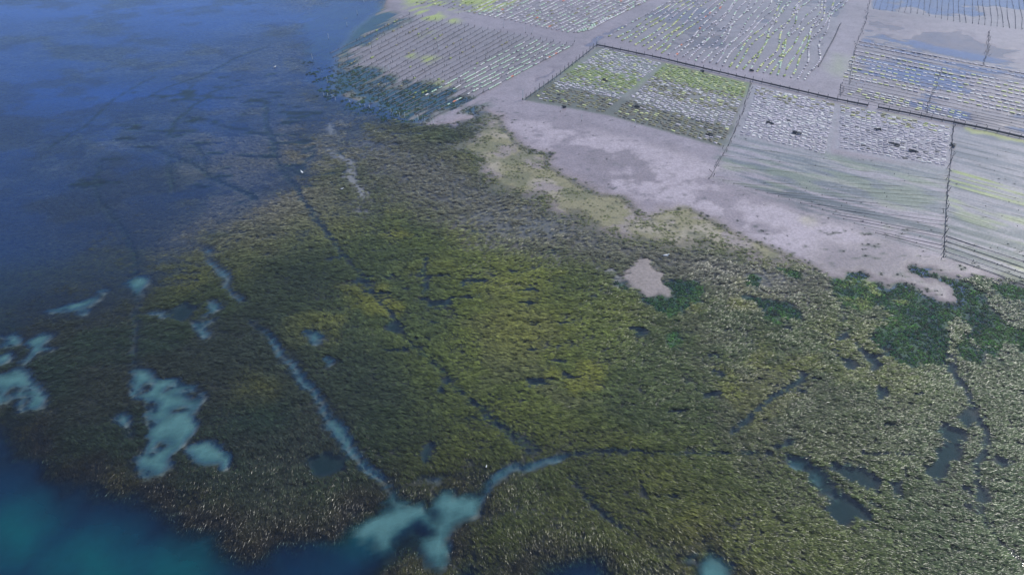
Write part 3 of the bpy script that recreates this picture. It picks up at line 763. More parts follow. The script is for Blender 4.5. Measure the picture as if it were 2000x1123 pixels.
calm = 1 - .75 * sm(0, .3, samp(lefty, x, y))
z += (RNG.normal(0, .055, len(x)) + (samp(lump, x, y) - .5) * .30) * calm - .03
rot = np.stack([RNG.normal(0, .10, len(x)), RNG.normal(0, .07, len(x)) - .03, samp(FLOW, x, y) + RNG.normal(0, .22, len(x))], -1)
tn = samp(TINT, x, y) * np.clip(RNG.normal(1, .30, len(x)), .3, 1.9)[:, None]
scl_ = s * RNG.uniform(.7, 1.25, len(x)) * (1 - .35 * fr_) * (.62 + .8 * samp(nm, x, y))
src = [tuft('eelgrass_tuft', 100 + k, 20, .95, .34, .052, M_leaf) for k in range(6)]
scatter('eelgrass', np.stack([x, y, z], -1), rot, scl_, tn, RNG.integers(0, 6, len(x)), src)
N_TUFT = len(x)

# sea lettuce on the green lobes and over the far plot
x, y = candidates(60, 200, .5)
wk = np.clip(samp(weed * (1 - mudpatch), x, y) + samp(weedfar_k, x, y) * .5 + samp(specks, x, y) * .8, 0, 1)
k = RNG.random(len(x)) < wk ** 1.5 * .8
x, y = x[k], y[k]
z = np.maximum(samp(HZ, x, y), -.05) + .01
c = samp(COL, x, y) * .85 * np.clip(RNG.normal(1, .28, len(x)), .3, 2)[:, None]
scatter('sea_lettuce', np.stack([x, y, z], -1), np.stack([x * 0, x * 0, RNG.uniform(0, 6.28, len(x))], -1), RNG.uniform(.6, 1.1, len(x)) * np.where(samp(weed + weedfar_k, x, y) < .4, .42, 1), c, RNG.integers(0, 4, len(x)),
        [lettuce('lettuce_clump', 40 + q, M_weed) for q in range(4)])
print('tufts', N_TUFT, 'lettuce', len(x))

# ------------------------------------------------------------------ oyster farm
M_pvc = simple('white_pvc', (.78, .78, .76), .4, .06)
M_stake = simple('dark_stake', (.045, .043, .045), .7, .3)
M_line = simple('fouled_line', (.085, .083, .105), .7, .35, .8)
M_linegreen = simple('algae_covered_line', (.16, .19, .09), .7, .4, .8)
M_black = simple('black_netting', (.026, .025, .030), .6, .3)
M_bird = simple('white_feathers', (.8, .8, .8), .6, .03)
M_birdgrey = simple('grey_feathers', (.30, .31, .34), .6, .05)
M_bill = simple('yellow_bill', (.5, .3, .05), .5, .05)
M_algae = simple('bright_algae', (.25, .30, .06), .6, .3, 2.)
BAGCOL = {'pale': (.49, .44, .495), 'grey': (.36, .33, .385), 'olive': (.22, .205, .10), 'green': (.25, .31, .08), 'mint': (.42, .55, .42), 'white': (.62, .60, .59), 'yellow': (.56, .58, .26), 'dark': (.05, .05, .055), 'orange': (.62, .20, .10), 'brown': (.15, .13, .09)}
M_bag = {k: simple(k + '_mesh_bag', v, .6, .22, 4.) for k, v in BAGCOL.items()}

def zg(x, y):
    return float(samp(HZ, np.array([x]), np.array([y]))[0])

ORD = 'first second third fourth fifth sixth seventh eighth ninth tenth eleventh twelfth thirteenth fourteenth fifteenth sixteenth seventeenth eighteenth nineteenth twentieth'.split()
TENS = {2: 'twenty', 3: 'thirty', 4: 'forty', 5: 'fifty', 6: 'sixty'}
TENTH = {3: 'thirtieth', 4: 'fortieth', 5: 'fiftieth', 6: 'sixtieth'}
def nth(k):
    if k <= 20: return ORD[k - 1]
    return TENTH[k // 10] if k % 10 == 0 else TENS[k // 10] + '-' + ORD[k % 10 - 1]

class MB:
    """Collects boxes and tubes into one mesh."""
    def __init__(s): s.v, s.f, s.c = [], [], []
    def tube(s, pts, r, n=5, cap=True):
        pts = [np.array(p, float) for p in pts]; base = len(s.v)
        for i, p in enumerate(pts):
            d = pts[min(i + 1, len(pts) - 1)] - pts[max(i - 1, 0)]; d /= np.linalg.norm(d) + 1e-9
            up = np.array((0, 0, 1.)) if abs(d[2]) < .9 else np.array((1., 0, 0))
            u = np.cross(d, up); u /= np.linalg.norm(u); w_ = np.cross(u, d)
            rr = r[i] if hasattr(r, '__len__') else r
            for k in range(n):
                a_ = 2 * math.pi * k / n
                s.v.append(tuple(p + rr * (u * math.cos(a_) + w_ * math.sin(a_))))
        for i in range(len(pts) - 1):
            for k in range(n):
                q = base + i * n
                s.f.append((q + k, q + (k + 1) % n, q + n + (k + 1) % n, q + n + k))
        if cap:
            s.f.append(tuple(base + k for k in range(n))[::-1]); s.f.append(tuple(base + (len(pts) - 1) * n + k for k in range(n)))
    def pillow(s, cx, cy, z, ang, L, W, H, col=None):
        base = len(s.v); ca, sa = math.cos(ang), math.sin(ang)
        for (q, zz) in ((.86, 0.), (1., .45), (.66, 1.)):
            for (a_, b_) in ((-1, -1), (1, -1), (1, 1), (-1, 1)):
                x_, y_ = a_ * L / 2 * (q if q == 1 else 1 - (1 - q) * W / L), b_ * W / 2 * q
                s.v.append((cx + x_ * ca - y_ * sa, cy + x_ * sa + y_ * ca, z + zz * H))
        for l in (0, 4):
            for k in range(4):
                s.f.append((base + l + k, base + l + (k + 1) % 4, base + l + 4 + (k + 1) % 4, base + l + 4 + k)); s.c.append(col)
        s.f.append(tuple(base + 8 + k for k in range(4))); s.c.append(col)
    def build(s, name, material, parent=None, smooth=False):
        me = bpy.data.meshes.new(name); me.from_pydata(s.v, [], s.f); me.update()
        for m_ in (material if isinstance(material, list) else [material]): me.materials.append(m_)
        if isinstance(material, list): me.polygons.foreach_set('material_index', np.array(s.c, np.int32))
        if smooth: me.polygons.foreach_set('use_smooth', np.ones(len(me.polygons), bool))
        o = bpy.data.objects.new(name, me); C.objects.link(o)
        if parent is not None: o.parent = parent
        return o
def tag(o, label=None, cat=None, group=None, kind=None):
    if label: o['label'] = label
    if cat: o['category'] = cat
    if group: o['group'] = group
    if kind: o['kind'] = kind
    return o
def empty(name, loc=(0, 0, 0), rz=0):
    o = bpy.data.objects.new(name, None); C.objects.link(o); o.location = loc; o.rotation_euler = (0, 0, rz); o.empty_display_size = .3
    return o

# bags: everything is collected first, the 300 nearest in view become objects of their own
bags = []      # (x, y, z, angle, L, W, H, colour, plot, row, place in the row)
def bag(x, y, ang, col, plot, L=.95, W=.55, H=.14, lift=.0, row=0, place=0):
    bags.append((x, y, zg(x, y) + lift - .01, ang, L * random.uniform(.85, 1.15), W * random.uniform(.85, 1.1), H * random.uniform(.8, 1.3), col, plot, row, place))
def pick(d):
    r_ = random.random() * sum(d.values())
    for k_, v_ in d.items():
        r_ -= v_
        if r_ <= 0: return k_
    return k_
def bagfield(corners, plot, mix, row_gap=1.0, step=1.15, fill=.92, wild=.18):
    (a, b_, c_, d_) = [np.array(U(*p)) for p in corners]   # back left, back right, front right, front left
    depth_ = (np.linalg.norm(d_ - a) + np.linalg.norm(c_ - b_)) / 2; nr = int(depth_ / row_gap)
    for i in range(nr):
        t = (i + .5) / nr
        p, q = a + (d_ - a) * t, b_ + (c_ - b_) * t
        L = np.linalg.norm(q - p); ang = math.atan2(q[1] - p[1], q[0] - p[0]); nn = int(L / step); pl = 0
        nrm = np.array((-math.sin(ang), math.cos(ang)))
        for j in range(nn):
            s_ = (j + .5) / nn
            cm = mix(s_, t)
            if cm is None or random.random() > fill: continue
            pt = p + (q - p) * s_ + nrm * random.gauss(0, .10 + wild * .5) + (q - p) / L * random.gauss(0, .14)
            pl += 1
            bag(pt[0], pt[1], ang + random.gauss(0, wild), pick(cm), plot, .85, .5, .13, 0, nr - i, pl)
def mixF1a(s, t):
    j = random.gauss(0, .02); t += j
    if t < .38: return {'white': 3, 'pale': 4, 'olive': 1.2, 'green': 1.0 + 2 * max(0, t - .2) * 5, 'grey': 2, 'yellow': .6}
    if t < .66: return {'green': 6, 'olive': 2, 'yellow': 2.5, 'pale': 1, 'grey': 1}
    if t < .76: return {'pale': 5, 'grey': 3, 'white': 2}
    return {'olive': 4, 'brown': 5, 'yellow': .8, 'pale': 1.2, 'green': .8, 'dark': 1}
def mixF1b(s, t):
    t += random.gauss(0, .02)
    if t < .30: return {'green': 7, 'yellow': 2.5, 'olive': 2}
    if t < .38: return {'white': 4, 'pale': 4, 'olive': 2, 'dark': .5}
    if t < .54: return {'olive': 5, 'pale': 2.5, 'yellow': 1.5, 'brown': 2}
    if t < .74: return {'pale': 6, 'white': 3, 'grey': 3}
    return {'olive': 4, 'brown': 6, 'yellow': .9, 'pale': 1.2, 'dark': 1.2}
def mixF2(s, t):
    if t < .14: return {'olive': 3, 'pale': 4, 'white': 2, 'yellow': 1.2}
    if t < .24: return {'grey': 3, 'olive': 2, 'pale': 3} if random.random() < .6 + .4 * s else {'pale': 4, 'white': 2}
    return {'pale': 6, 'white': 3.2, 'grey': 3.0, 'dark': .12}
def mixF3(s, t):
    if t < .26: return {'olive': 3.5, 'pale': 3.5, 'yellow': 1.8, 'green': 1.6 if s > .5 else .3, 'grey': 2, 'white': 1.5}
    return {'grey': 5, 'pale': 5, 'white': 1, 'dark': .3}
bagfield([(1178, 95), (1292, 124), (1180, 221), (1040, 194)], 'a', mixF1a, 1.0, 1.15)
bagfield([(1300, 126), (1462, 166), (1412, 287), (1195, 226)], 'b', mixF1b, 1.0, 1.15)
bagfield([(1478, 170), (1632, 204), (1612, 302), (1446, 264)], 'c', mixF2, .86, 1.05, .97, .36)
bagfield([(1642, 206), (1856, 250), (1846, 326), (1636, 290)], 'd', mixF3, .86, 1.05, .95, .14)

# growing lines: one thing each, the line itself with its stakes as a part
def growing_line(p, q, label, group, material=M_line, r=.10, wob=.35, stake=3.0, lift=.12, seed=0, stake_h=.55):
    r_ = random.Random(seed)
    p, q = np.array(p), np.array(q); L = np.linalg.norm(q - p); d = (q - p) / L; nrm = np.array((-d[1], d[0]))
    n = max(3, int(L / 3.0)); ph, ph2 = r_.uniform(0, 6), r_.uniform(0, 6); wl = r_.uniform(11, 17)
    def at(t):
        o = wob * (math.sin(t * L / wl + ph) + .5 * math.sin(t * L / (wl * .37) + ph2)) * min(1, 6 * t, 6 * (1 - t) + .1)
        return p + (q - p) * t + nrm * o
    root = empty('oyster_line', (p[0], p[1], 0)); tag(root, label, 'oyster line', group)
    mb = MB(); pts = []
    for i in range(n + 1):
        x_, y_ = at(i / n); pts.append((x_ - p[0], y_ - p[1], max(zg(x_, y_), -.03) + lift + r_.uniform(-.03, .03)))
    mb.tube(pts, [r * r_.uniform(.6, 1.4) for _ in pts], 4)
    mb.build('line', material, root)
    mb = MB(); ns = max(2, int(L / stake))
    for i in range(ns + 1):
        x_, y_ = at(min(1, max(0, i / ns + (r_.uniform(-.45, .45) / ns if 0 < i < ns else 0)))); g_ = max(zg(x_, y_), -.3)
        mb.tube([(x_ - p[0], y_ - p[1], g_ - .2), (x_ - p[0] + r_.uniform(-.05, .05), y_ - p[1], g_ + stake_h * r_.uniform(.7, 1.3))], .055, 4)
    tag(mb.build('stake', M_stake, root), kind='stuff')
    return at, L, math.atan2(d[1], d[0])
def lerp(poly, t):
    """A point at fraction t along a photo polyline."""
    P_ = np.array(poly, float); seg = np.linalg.norm(np.diff(P_, axis=0), axis=1); c_ = np.concatenate([[0], np.cumsum(seg)]); s_ = t * c_[-1]
    k = min(len(seg) - 1, int(np.searchsorted(c_, s_, 'right')) - 1)
    return P_[k] + (P_[k + 1] - P_[k]) * ((s_ - c_[k]) / seg[k])

# plot A: bare dark lines, pale green bagged lines at its inner side
nA = 26
for i in range(nA):
    t = i / (nA - 1); s_, e_ = lerp([(800, 30), (1119, 90)], t), lerp([(645, 105), (690, 172), (836, 236)], t)
    br = t > .73
    at, L, ang = growing_line(U(*s_), U(*e_), nth(nA - i) + ' line from the mud lane in the left plot, strung with pale green bags' if br else nth(i + 1) + ' bare dark line of the left plot counted from the open water side',
                              'pale green lines of the left plot' if br else 'dark lines of the left plot', M_line, .065, .25, 2.6, .14, 500 + i)
    if br:
        t0, t1 = random.uniform(.02, .08), random.uniform(.62, .9)
        k = 0
        while k < L:
            u_ = k / L
            if t0 < u_ < t1 and random.random() < .74:
                x_, y_ = at(u_); bag(x_, y_, ang + random.gauss(0, .03), pick({'mint': 7, 'white': 2.5, 'orange': .35, 'pale': .6}), 'A', 1.0, .36, .16, .12)
            k += 1.05
    elif random.random() < .5:
        for _ in range(5):
            u_ = random.uniform(.1, .9); x_, y_ = at(u_); bag(x_, y_, ang, pick({'olive': 3, 'green': 2}), 'A', .8, .4, .2, .1)
# plot B
nB = 34
for i in range(nB):
    t = i / (nB - 1); s_ = lerp([(815, 6), (893, 20), (1120, 66), (1150, 60)], t); e_ = (s_[0] + 2.0 * (s_[1] + 48), -48)
    at, L, ang = growing_line(U(*s_), U(*e_), nth(i + 1) + ' bag line from the left in the far plot above the mud lane', 'lines of the far middle plot', M_line, .03, .2, 5, .08, 600 + i, .25)
    k = 0; dens = .25 if t < .3 else .82
    while k < L:
        if random.random() < dens and U(*s_)[1] + k * abs(math.sin(ang)) < 276:
            x_, y_ = at(min(1, k / L)); bag(x_, y_, ang + random.gauss(0, .12), pick({'white': 4, 'mint': 2.2, 'pale': 3, 'olive': 1.2, 'orange': .10, 'grey': 1.5}) if t > .3 else pick({'green': 3, 'olive': 2, 'yellow': 2}), 'B', 1.0, .5, .18, .06)
        k += 1.2
# plot C
nC = 30
for i in range(nC):
    t = i / (nC - 1); s_ = lerp([(1190, 72), (1285, 103), (1390, 126), (1572, 156)], t); e_ = (1375 + 290 * t, -34)
    at, L, ang = growing_line(U(*s_), U(*e_), nth(i + 1) + ' wavering bag line from the left in the plot behind the black fence', 'lines of the plot behind the fence', M_line, .03, .55 + .6 * t, 5, .08, 700 + i, .25)
    gr = t < .3 or .62 < t < .95
    k = 0
    while k < L:
        u_ = k / L
        if random.random() < .72:
            x_, y_ = at(u_); near = u_ < .35
            bag(x_, y_, ang + random.gauss(0, .1), pick({'green': 3, 'mint': 2, 'yellow': 2.5, 'pale': 1}) if gr and (near or random.random() < .3) else pick({'pale': 3, 'white': 2, 'grey': 2.2, 'mint': .8, 'orange': .9 if .2 < t < .36 else .02}), 'C', 1.0, .45, .16, .06)
        k += 1.25
at, L, ang = growing_line(U(1598, 132), U(1642, 48), 'single bare dark line at the right rim of the plot behind the fence', None, M_line, .14, .2, 2.5, .12, 790)
# plot D
nD = 19
for i in range(nD):
    t = i / (nD - 1); s_ = lerp([(1678, 82), (1645, 164)], i / 13) if i < 14 else lerp([(1642, 164), (1638, 188)], (i - 13) / 5.5); e_ = (2070, s_[1] + (.196 + .03 * t) * (2070 - s_[0]))
    at, L, ang = growing_line(U(*s_), U(*e_), nth(nD - i) + ' dashed bag line up from the black fence in the flooded plot', 'dashed lines of the flooded plot', M_line, .03, .12, 7, .06, 800 + i, .2)
    k = random.uniform(0, 1); on = random.random() < .82
    while k < L:
        if on and random.random() < .85 and (i < 13 or .05 < k / L < .6):
            x_, y_ = at(k / L); bag(x_, y_, ang, pick({'white': 3, 'yellow': 3.5, 'pale': 2}) if i not in (0, 1, 2) else pick({'grey': 3, 'pale': 3}), 'D', .95, .55, .14, .06)
        k += 1.35
# plot E
nE = 32
for i in range(nE):
    t = i / (nE - 1); s_ = lerp([(1706, 18), (1790, 28), (1870, 44), (2005, 60), (2080, 72)], t); e_ = (s_[0] + 14 - 30 * t + random.uniform(-2, 2), -30 + random.uniform(-6, 6))
    growing_line(U(*s_), U(*e_), nth(i + 1) + ' dark line from the left in the blue puddles at the far corner', 'dark lines in the standing water', M_line, .05, .25, 4, .10, 900 + i, .3)
# G and H: low lines on the near growing ground
for i in range(20):
    t = i / 19; s_, e_ = lerp([(1422, 285), (1392, 348), (1600, 408), (1730, 465)], min(1, t)), lerp([(1850, 345), (1845, 498)], t)
    strong = t > .55
    growing_line(U(*s_), U(*e_), nth(i + 1) + ' low line in front of the bags between the two near stake rows', 'low lines on the near growing ground', M_line if i in (8, 11, 12, 14, 15, 17, 18) else M_linegreen, .05 if i in (8, 11, 12, 14, 15, 17, 18) else .022, .12, 9, .0, 1000 + i, .15)
for i in range(24):
    t = i / 23; s_ = lerp([(1858, 275), (1846, 503)], t); e_ = (2080, s_[1] + (.22 + .13 * t) * (2080 - s_[0]))
    strong = t > .80
    growing_line(U(*s_), U(*e_), nth(24 - i) + ' line up from the bare mud right of the long stake row, dark and raised' if strong else nth(i + 1) + ' low weedy line below the black fence, right of the long stake row', 'dark raised lines at the mud edge' if strong else 'low weedy lines right of the stake row', M_line if strong else M_linegreen, .055 if strong else .022, .12, 5 if strong else 10, .10 if strong else -.01, 1100 + i, .3 if strong else .15)

# dark heaps lying among the bags
def heap(px, py, L, W, label):
    x_, y_ = U(px, py); g_ = zg(x_, y_); mb = MB(); r_ = random.Random(px)
    for k in range(5):
        mb.pillow(r_.uniform(-.35, .35) * L, r_.uniform(-.3, .3) * W, .08 * k, r_.gauss(0, .3), L * r_.uniform(.3, .6), W * r_.uniform(.3, .6), .2)
    mb.c = []
    o = mb.build('net_heap', M_black); o.location = (x_, y_, g_ - .01); o.rotation_euler.z = -.35
    tag(o, label, 'net heap')
heap(1180, 159, 1.5, 1.6, 'black heap of netting alone on the yellow green bags')
heap(1860, 285, 1.0, 2.2, 'black net heap standing at the stake row by the last bags')
for k, (px, py, L, lb_) in enumerate(((1104, 212, 1.6, 'dark net heap at the front edge of the brown bags'), (1244, 211, 1.4, 'dark net heap beside the white bag lines, mid plot'), (1385, 265, 1.5, 'dark net heap on the brown bags near the cross line'),
                         (1468, 140, 1.1, 'small dark net heap at the head of the first cross line'), (1504, 243, 1.5, 'dark net heap among whitish bags near their left front'), (1557, 263, 2.0, 'long dark net heap low among the whitish bags'),
                         (1710, 255, 1.9, 'dark net heap upper middle in the greyish bags'), (1745, 284, 2.0, 'dark net heap centre front in the greyish bags'), (1784, 298, 1.8, 'dark net heap lower right in the greyish bags'), (1372, 142, 1.0, 'small dark net heap on the green bags below the fence'))):
    heap(px, py, L, .55, lb_)

# ---- bags to objects
cy_, sy_ = CP, SP
B = np.array([(b_[0], b_[1]) for b_ in bags])
d_ = B[:, 1] * CP + CAM_H * SP
vis = (np.abs(B[:, 0] / d_ * F) < 990) & (B[:, 1] < 250)
plotv = np.array([b_[8] in 'abcd' for b_ in bags])
order = np.argsort(np.where(vis & plotv, d_, 1e9))[:300]
chosen = set(order.tolist())
LBL = {'a': 'plot by the slanted fence', 'b': 'plot left of the first stake row', 'c': 'whitish plot between stake rows', 'd': 'greyish plot by the long stake row'}
ADJ = {'pale': 'pale mauve', 'grey': 'grey', 'olive': 'olive', 'green': 'bright green', 'white': 'whitish', 'yellow': 'yellowish', 'dark': 'black', 'brown': 'brown', 'mint': 'mint green', 'orange': 'orange'}
protos = {}
for i in sorted(chosen):
    x_, y_, z_, ang, L, W, H, col, plot, row, place = bags[i]
    if col not in protos:
        mb = MB(); mb.pillow(0, 0, 0, 0, 1, 1, 1); mb.c = []
        o = mb.build('oyster_bag', M_bag[col]); protos[col] = o
    else:
        o = protos[col].copy(); C.objects.link(o)
    o.location = (x_, y_, z_); o.rotation_euler = (0, 0, ang); o.scale = (L, W, H)
    tag(o, f"{ADJ[col]} bag, {nth(place)} from left, {nth(row) + ' row' if row > 1 else 'front row'} of {LBL[plot]}", 'oyster bag', 'nearest bags of the ' + LBL[plot])
mb = MB(); cols = list(BAGCOL)
for i, (x_, y_, z_, ang, L, W, H, col, plot, row, place) in enumerate(bags):
    if i not in chosen: mb.pillow(x_, y_, z_, ang, L, W, H, cols.index(col))
def bagstuff():
    m, nt, b = mat('mesh_bag_mixed'); return m
o = mb.build('oyster_bags', [M_bag[c_] for c_ in cols]); tag(o, kind='stuff')
print('bags', len(bags))

# ---- fences
def fence(pts, name, label, post_gap, post_h, rail_z, rail_r, net=None):
    w_ = [np.array(U(*p)) for p in pts]
    root = empty(name, (w_[0][0], w_[0][1], 0)); tag(root, label, 'fence'); ox, oy = w_[0]
    mb = MB(); rp = []
    posts = []
    for a, b_ in zip(w_[:-1], w_[1:]):
        n = max(1, int(np.linalg.norm(b_ - a) / post_gap))
        for i in range(n):
            posts.append(a + (b_ - a) * i / n)
    posts.append(w_[-1])
    for x_, y_ in posts: rp.append((x_ - ox, y_ - oy, zg(x_, y_) + rail_z))
    mb.tube(rp, rail_r, 5); mb.build('rail', M_black if net else M_stake, root)
    if net:
        for i in range(len(rp) - 1):
            mb = MB()
            (x0, y0, z0), (x1, y1, z1) = rp[i], rp[i + 1]
            if random.random() < .06: continue
            k = len(mb.v); h0 = net * random.uniform(.75, 1.05)
            d = np.array((x1 - x0, y1 - y0)); nn = np.array((-d[1], d[0])) / np.linalg.norm(d) * .05
            for s_ in (-1, 1):
                mb.v += [(x0 + nn[0] * s_, y0 + nn[1] * s_, z0 - .02), (x1 + nn[0] * s_, y1 + nn[1] * s_, z1 - .02), (x1 + nn[0] * s_, y1 + nn[1] * s_, z1 - h0), (x0 + nn[0] * s_, y0 + nn[1] * s_, z0 - h0)]
            mb.f += [(k, k + 1, k + 2, k + 3), (k + 7, k + 6, k + 5, k + 4), (k, k + 4, k + 5, k + 1), (k + 3, k + 2, k + 6, k + 7)]
            mb.build('netting', M_black, root)
    pm = None
    for i, (x_, y_) in enumerate(posts):
        if pm is None:
            mb = MB(); mb.tube([(0, 0, -.3), (0, 0, post_h)], .06, 6); pm = mb.build('post', M_stake, root); o = pm
        else:
            o = pm.copy(); C.objects.link(o); o.parent = root
        o.location = (x_ - ox, y_ - oy, zg(x_, y_)); o.rotation_euler = (random.gauss(0, .04), random.gauss(0, .04), 0); o.scale = (1, 1, random.uniform(.8, 1.25))
fence([(1166, 91), (1290, 117), (1390, 141), (1470, 160), (1635, 198), (1862, 242), (2060, 285)], 'net_fence', 'long black net fence along the back of the bag plots', 2.1, .95, .5, .035, .34)
fence([(1165, 91), (1095, 147), (1027, 196)], 'stake_fence', 'slanting low fence of thin stakes at the left side of the bags', 2.2, 1.3, .35, .10)

# ---- stake rows across the lines
def stake_row(pts, label, gap=1.5, h=.6, gr=False):
    w_ = [np.array(U(*p)) for p in pts]; ox, oy = w_[0]
    root = empty('stake_row', (ox, oy, 0)); tag(root, label, 'stake row'); rr = random.Random(int(pts[0][0]))
    mb = MB(); pp = []
    sp = []
    for a, b_ in zip(w_[:-1], w_[1:]):
        n = max(1, int(np.linalg.norm(b_ - a) / gap)); sp += [a + (b_ - a) * i / n for i in range(n)]
    sp.append(w_[-1])
    mb.tube([(x_ - ox, y_ - oy, zg(x_, y_) + .10) for x_, y_ in sp], .05, 4); mb.build('rope', M_line, root)
    pm = None
    for x_, y_ in sp:
        if pm is None:
            mb = MB(); mb.tube([(0, 0, -.2), (0, 0, h)], .05, 5); pm = mb.build('stake', M_stake, root); o = pm
        else:
            o = pm.copy(); C.objects.link(o); o.parent = root
        o.location = (x_ - ox + rr.gauss(0, .3), y_ - oy, zg(x_, y_)); o.rotation_euler = (rr.gauss(0, .3), rr.gauss(0, .3), 0); o.scale = (1, 1, rr.uniform(.6, 1.3))
stake_row([(1466, 162), (1452, 215), (1425, 280), (1386, 350)], 'row of leaning stakes dividing the brown bags from the whitish bags')
stake_row([(1862, 246), (1858, 300), (1848, 400), (1843, 505)], 'long row of leaning stakes running down the mud at the last bags', 1.7, .9)
stake_row([(1703, -20), (1692, 40), (1668, 100), (1658, 165)], 'broken row of stakes at the left rim of the flooded plot', 1.8)
stake_row([(1642, 166), (1641, 190)], 'very short row of stakes touching the black fence side lane', 1.2)
stake_row([(1838, 138), (1818, 190), (1810, 222)], 'row of stakes cutting across the dashed lines of the flooded plot', 1.5)
stake_row([(1932, 64), (1929, 95), (1921, 128)], 'far short row of stakes alone on the wet mud', 1.3, .8)

# ---- white marker posts
def pole(px, py, h, label, group=None, r=.05, lean=.0, m=None):
    x_, y_ = U(px, py); g_ = zg(x_, y_)
    root = empty('marker_post', (x_, y_, g_)); tag(root, label, 'marker post', group)
    mb = MB(); mb.tube([(0, 0, -.3), (lean * h, 0, h)], r, 7); mb.build('pole', m or M_pvc, root)
    mb = MB(); mb.tube([(0, 0, -.02), (0, 0, .32)], r * 1.35, 7); mb.build('dark_base', M_stake, root)  # dark sleeve around the foot of the pole
pole(1166, 90, 2.3, 'tall white post at the far corner of the two fences', r=.085, lean=.05)
pole(1021, 196, 2.4, 'tall white post at the near end of the slanting fence', r=.09)
for (px, py, le, w_) in ((983, 56, .1, 'leftmost'), (1026, 66, .0, 'upright middle'), (1038, 68, .25, 'leaning rightmost')):
    pole(px, py, 1.9, w_ + ' of three white posts on the left plot edge by the mud lane', 'white posts along the mud lane', .06, le)
pole(1122, 83, 1.2, 'small white post at the lane crossing beside the pale green lines', r=.055)
for k, (a, b_) in enumerate(((1159, 96), (1150, 104), (1140, 113), (1128, 122), (1118, 130), (1105, 139), (1095, 147), (1083, 158), (1076, 163), (1063, 174), (1050, 185))):
    pole(a, b_, random.uniform(1.3, 1.9), nth(k + 1) + ' thin white post from the far corner down the slanting fence', 'white posts of the slanting fence', .035)
for k, (zx, zy) in enumerate(((147, 850), (183, 850), (222, 862), (237, 858), (250, 882), (373, 900), (465, 935), (507, 948), (548, 958), (640, 978), (740, 998), (785, 1005), (815, 1035), (855, 1045), (943, 1065), (978, 1062), (1035, 1090), (1080, 1100), (1108, 1100))):
    pole(600 + zx / 4.492, zy / 4.492, random.uniform(.7, 1.1) if zx < 800 else random.uniform(1.2, 1.8), nth(k + 1) + ' white post from the left where the left plot meets the eelgrass', 'white posts along the plot edge', .06, random.uniform(-.12, .05))
for k, (zx, zy, h) in enumerate(((190, 350, 1.6), (350, 236, 1.3), (440, 135, 1.5), (555, 465, 2.0), (675, 650, 2.1), (722, 640, 1.8), (177, 735, 1.9), (50, 530, 1.6), (500, 25, 1.6))):
    pole(600 + zx / 4.492, zy / 4.492, h, ['lone white post farthest out beside the blue water, mid height of the weed', 'lone white post at the upper mud flecks of the drowned weed', 'lone white post in the upper weed, second from the top', 'lone white post at the left tip of the mud strips', 'left of two white posts close together in the weed', 'right of two white posts close together in the weed', 'lone white post out on the eelgrass left of the weed', 'leftmost lone white post in the bluish weed', 'topmost lone white post at the picture top'][k], 'lone white posts in the weed', .05, random.uniform(-.1, .05))
for k, (a, b_, h) in enumerate(((856, 101, 1.8), (858, 100, 1.6), (949, 111, 1.5), (884, 18, 1.2), (962, 27, 1.6), (895, 29, .8), (1136, 238, 1.4), (1240, 250, 1.2), (1094, 220, 1.3))):
    pole(a, b_, h, ['left one of the white post pair amid the dark lines', 'right one of the white post pair amid the dark lines', 'thin white post alone among the dark lines near the pale green ones', 'thin white post at the front of the far plot by the bright algae', 'thin white post at the front of the far plot by the first pale bags', 'short white post left of the others on the far plot front', 'thin white post on bare mud, middle of three below the bags', 'thin white post on bare mud, rightmost of three below the bags', 'thin white post on bare mud, leftmost of three below the bags'][k], 'scattered thin white posts', .045, random.uniform(-.08, .08))

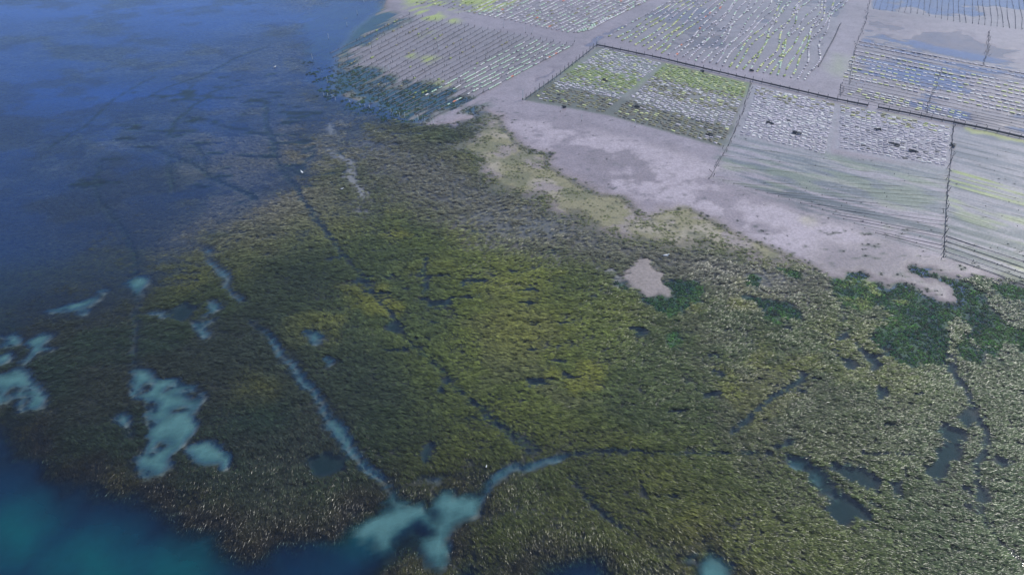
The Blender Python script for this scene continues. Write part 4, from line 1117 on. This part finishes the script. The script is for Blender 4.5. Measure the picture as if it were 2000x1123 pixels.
# ---- birds
def bird(px, py, s, label, rz, wing=False):
    x_, y_ = U(px, py); g_ = max(zg(x_, y_), 0)
    root = empty('gull', (x_, y_, g_ + .02), rz); root.scale = (s, s, s); tag(root, label, 'bird')
    mb = MB(); mb.tube([(-.42, 0, .22), (-.25, 0, .21), (0, 0, .2), (.2, 0, .24), (.3, 0, .32), (.36, 0, .40), (.46, 0, .41)], [.02, .09, .15, .13, .07, .075, .03], 8); mb.build('body', M_bird, root, True)
    for sd in (-1, 1):
        mb = MB(); mb.tube([(.14, sd * .10, .27), (-.1, sd * .15, .26), (-.45, sd * .06, .25)], [.05, .08, .02], 6); mb.build('wing', M_birdgrey, root, True)
        mb = MB(); mb.tube([(0, sd * .06, -.02), (.02, sd * .06, .14)], .015, 5); mb.build('leg', M_bill, root)
    mb = MB(); mb.tube([(.45, 0, .41), (.56, 0, .39)], [.025, .008], 5); mb.build('bill', M_bill, root)
bird(1300, 502, 1.25, 'large white gull standing on the brown worn eelgrass', .1)
bird(590, 339, 1.1, 'white gull on the dark eelgrass beside the long trail', 2.2)
bird(537, 133, .95, 'white gull by the far blue green pool', 1.0)
bird(668, 371, .8, 'small white gull near the pale winding trail', .4)
bird(950, 912, .45, 'tiny white gull over the bed left of the curved channel', 1.4)

# ------------------------------------------------------------------ thin bluish air over the bay
HAZE = 0.00042
if HAZE:
    x0, x1, y0, y1, z0, z1 = -1510, 1510, -1210, 1710, -6.0, 73.0
    me = bpy.data.meshes.new('haze')
    me.from_pydata([(x0, y0, z0), (x1, y0, z0), (x1, y1, z0), (x0, y1, z0), (x0, y0, z1), (x1, y0, z1), (x1, y1, z1), (x0, y1, z1)], [],
                   [(0, 3, 2, 1), (4, 5, 6, 7), (0, 1, 5, 4), (1, 2, 6, 5), (2, 3, 7, 6), (3, 0, 4, 7)])
    m = bpy.data.materials.new('haze'); m.use_nodes = True; nt = m.node_tree; nt.nodes.clear()
    out = nt.nodes.new('ShaderNodeOutputMaterial'); pv = nt.nodes.new('ShaderNodeVolumePrincipled')
    pv.inputs['Color'].default_value = (.62, .74, 1.0, 1); pv.inputs['Density'].default_value = HAZE; pv.inputs['Anisotropy'].default_value = .2
    nt.links.new(pv.outputs[0], out.inputs['Volume'])
    me.materials.append(m)
    o = bpy.data.objects.new('haze', me); C.objects.link(o); o['kind'] = 'stuff'
